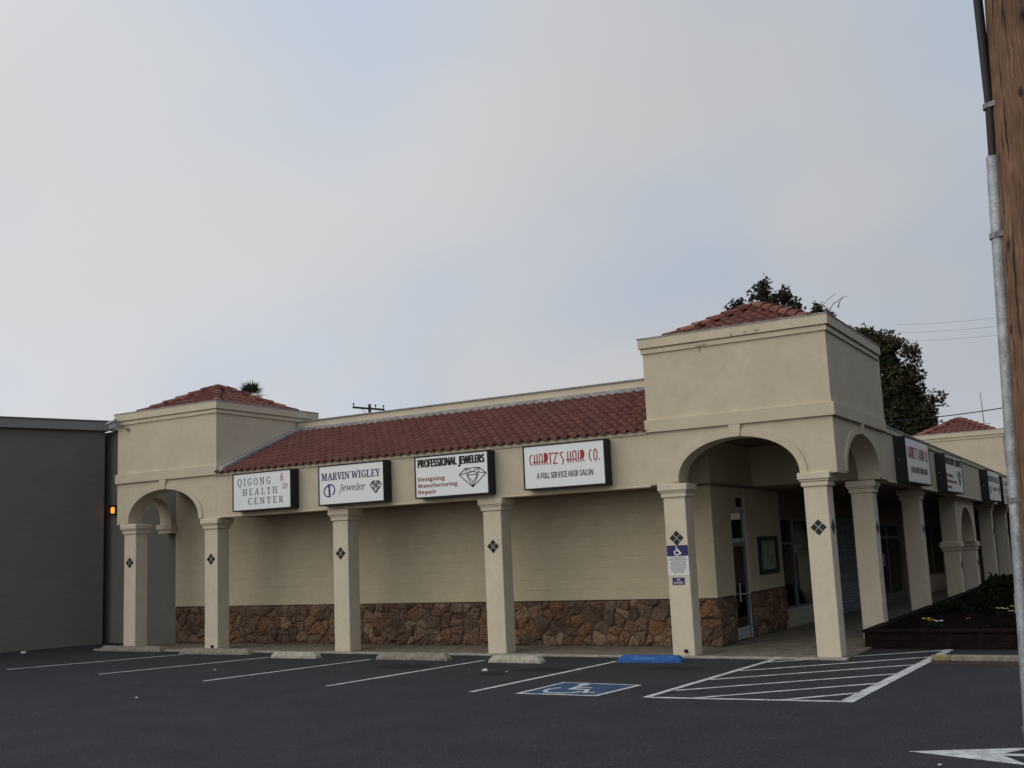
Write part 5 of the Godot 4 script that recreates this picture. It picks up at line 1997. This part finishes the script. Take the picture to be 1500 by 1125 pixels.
func palm(top: Vector3) -> void:
	var base := Vector3(top.x - 0.4, -0.7, top.z)
	var o := node("fan_palm", self, base)
	tag(o, "distant fan palm top above the left corner tower roof", "palm")
	var g := geo()
	var c := top - base
	g.tube([Vector3(0, -0.2, 0), Vector3(0.1, c.y * 0.5, 0), c], [0.35, 0.26, 0.22], 9)
	put(g, "trunk", M.bark, o)
	var m := mat(lin(0.035, 0.05, 0.022), 0.7)
	m.cull_mode = BaseMaterial3D.CULL_DISABLED
	for k in 30:
		var a := k * 2.39996
		var el := lerpf(1.4, -0.7, k / 29.0)
		var d := Vector3(cos(a) * cos(el), sin(el), sin(a) * cos(el))
		var side := d.cross(Vector3.UP).normalized() if absf(d.y) < 0.98 else Vector3(1, 0, 0)
		var up := side.cross(d).normalized()
		g = geo()
		var stem := d * rng.randf_range(0.45, 0.65)
		g.quad(-side * 0.03, side * 0.03, stem + side * 0.02, stem - side * 0.02, up)
		for q in 11:
			var t := lerpf(-1.25, 1.25, q / 10.0)
			var dir := (d * cos(t) + side * sin(t)).normalized()
			var L := rng.randf_range(1.15, 1.5) * (1.0 - 0.25 * absf(t) / 1.25)
			var w := dir.cross(up).normalized() * 0.055
			var mid := stem + dir * L * 0.55
			var tip := stem + dir * L - Vector3(0, 0.08, 0)
			g.tri(stem, mid + w, mid - w, up)
			g.tri(mid + w, tip, mid - w, up)
		var fr := put(g, "frond", m, o)
		fr.position = c

# ---------------------------------------------------------------- far poles, wires, aerial
func wire(called: String, a: Vector3, b: Vector3, sag: float, r: float, label: String, group := "") -> void:
	var o := node(called, self, a)
	tag(o, label, "cable", group)
	var p := []
	var rad := []
	for k in 17:
		var t := k / 16.0
		p.append((b - a) * t - Vector3(0, sag * 4.0 * t * (1.0 - t), 0))
		rad.append(r)
	var g := geo()
	g.tube(p, rad, 6)
	put(g, "strand", M.cable, o)

func build_far() -> void:
	# pole top peeping over the front parapet
	var top := Vector3(-44.9, 14.15, -53.0)
	var o := node("utility_pole", self, Vector3(top.x, -0.6, top.z))
	tag(o, "distant utility pole with a dark crossarm showing above the front parapet", "utility pole")
	var g := geo()
	var h := top.y + 0.6
	g.tube([Vector3(0, -0.3, 0), Vector3(0, h + 0.25, 0)], [0.17, 0.13], 10)
	put(g, "shaft", M.bark, o)
	g = geo()
	var ax := Vector3(0.90, -0.13, -0.42).normalized()
	var a := Vector3(0, h - 0.12, 0.14) - ax * 1.35
	var b := Vector3(0, h - 0.12, 0.14) + ax * 1.35
	g.tube([a, b], [0.085, 0.085], 4)
	put(g, "crossarm", M.cable, o)
	for t in [0.03, 0.72, 0.97]:
		g = geo()
		var q := a.lerp(b, t)
		g.tube([q + Vector3(0, 0.08, 0), q + Vector3(0, 0.20, 0), q + Vector3(0, 0.26, 0), q + Vector3(0, 0.38, 0)], [0.03, 0.03, 0.085, 0.05], 8)
		put(g, "insulator", M.cable, o)
	g = geo()
	g.tube([a.lerp(b, 0.25), Vector3(0, h - 0.75, 0.13)], [0.025, 0.025], 6)
	put(g, "brace", M.cable, o)
	# overhead wires on the right
	wire("overhead_wire", Vector3(-1.9, 14.35, -48.9), Vector3(9.6, 14.7, -51.3), 0.35, 0.006, "top one of three thin wires in the sky left of the pole", "thin overhead wires")
	wire("overhead_wire", Vector3(-1.9, 13.85, -48.9), Vector3(9.6, 14.2, -51.3), 0.35, 0.006, "middle one of three thin wires in the sky left of the pole", "thin overhead wires")
	wire("overhead_wire", Vector3(-1.9, 13.35, -48.9), Vector3(9.6, 13.65, -51.3), 0.35, 0.006, "lowest of three thin wires in the sky left of the pole", "thin overhead wires")
	wire("service_cable", Vector3(3.0, 5.02, -11.6), Vector3(8.6, 5.25, -12.0), 0.16, 0.014, "thick dark cable sagging past the dark tree above the far tiled tower", "")
	o = node("roof_aerial", self, Vector3(4.72, 5.9, -27.0))
	tag(o, "thin metal aerial standing on the far tower's tiled roof", "aerial")
	g = geo()
	g.tube([Vector3(0, -0.1, 0), Vector3(-0.02, 1.35, 0)], [0.018, 0.012], 6)
	g.tube([Vector3(-0.25, 0.10, 0), Vector3(0.25, 0.12, 0)], [0.010, 0.010], 6)
	put(g, "mast", M.strap, o)

# ---------------------------------------------------------------- litter
func build_litter() -> void:
	var L := [[0.06, 2.40, 0.10, "crumpled pale paper scrap below the fourth column's wheel stop", "paper_scrap"], [0.54, 2.51, 0.035, "tiny paper crumb right of the crumpled scrap", "paper_scrap"], [-3.62, 6.42, 0.05, "small white scrap alone on the open asphalt, left", "paper_scrap"], [-5.36, 3.12, 0.05, "small pale scrap beside the third bay line", "paper_scrap"], [-14.0 + 0.15, 1.0, 0.13, "pale scrap lying at the foot of the dark wall", "paper_scrap"], [8.05, 7.95, 0.035, "tiny pale scrap below the lane arrow", "paper_scrap"]]
	for q in L:
		q[2] *= 0.62
		var o := node(q[4], self, Vector3(q[0], GY + 0.003, q[1]))
		tag(o, q[3], "litter", "scraps on the asphalt")
		var g := geo()
		var n := 9
		var rim := []
		for k in n:
			var a := TAU * k / n
			rim.append(Vector3(cos(a) * q[2] * rng.randf_range(0.6, 1.1), rng.randf_range(0.0, 0.25) * q[2], sin(a) * q[2] * rng.randf_range(0.5, 1.0)))
		var c := Vector3(0, q[2] * 0.55, 0)
		for k in n:
			var j := (k + 1) % n
			var m: Vector3 = (rim[k] + rim[j]) * 0.3 + Vector3(0, q[2] * rng.randf_range(0.3, 0.7), 0)
			g.tri(rim[k], rim[j], m, m + Vector3.UP * 0.1)
			g.tri(rim[j], c, m, m + Vector3.UP * 0.1)
			g.tri(c, rim[k], m, m + Vector3.UP * 0.1)
		put(g, "crumple", M.paper, o)
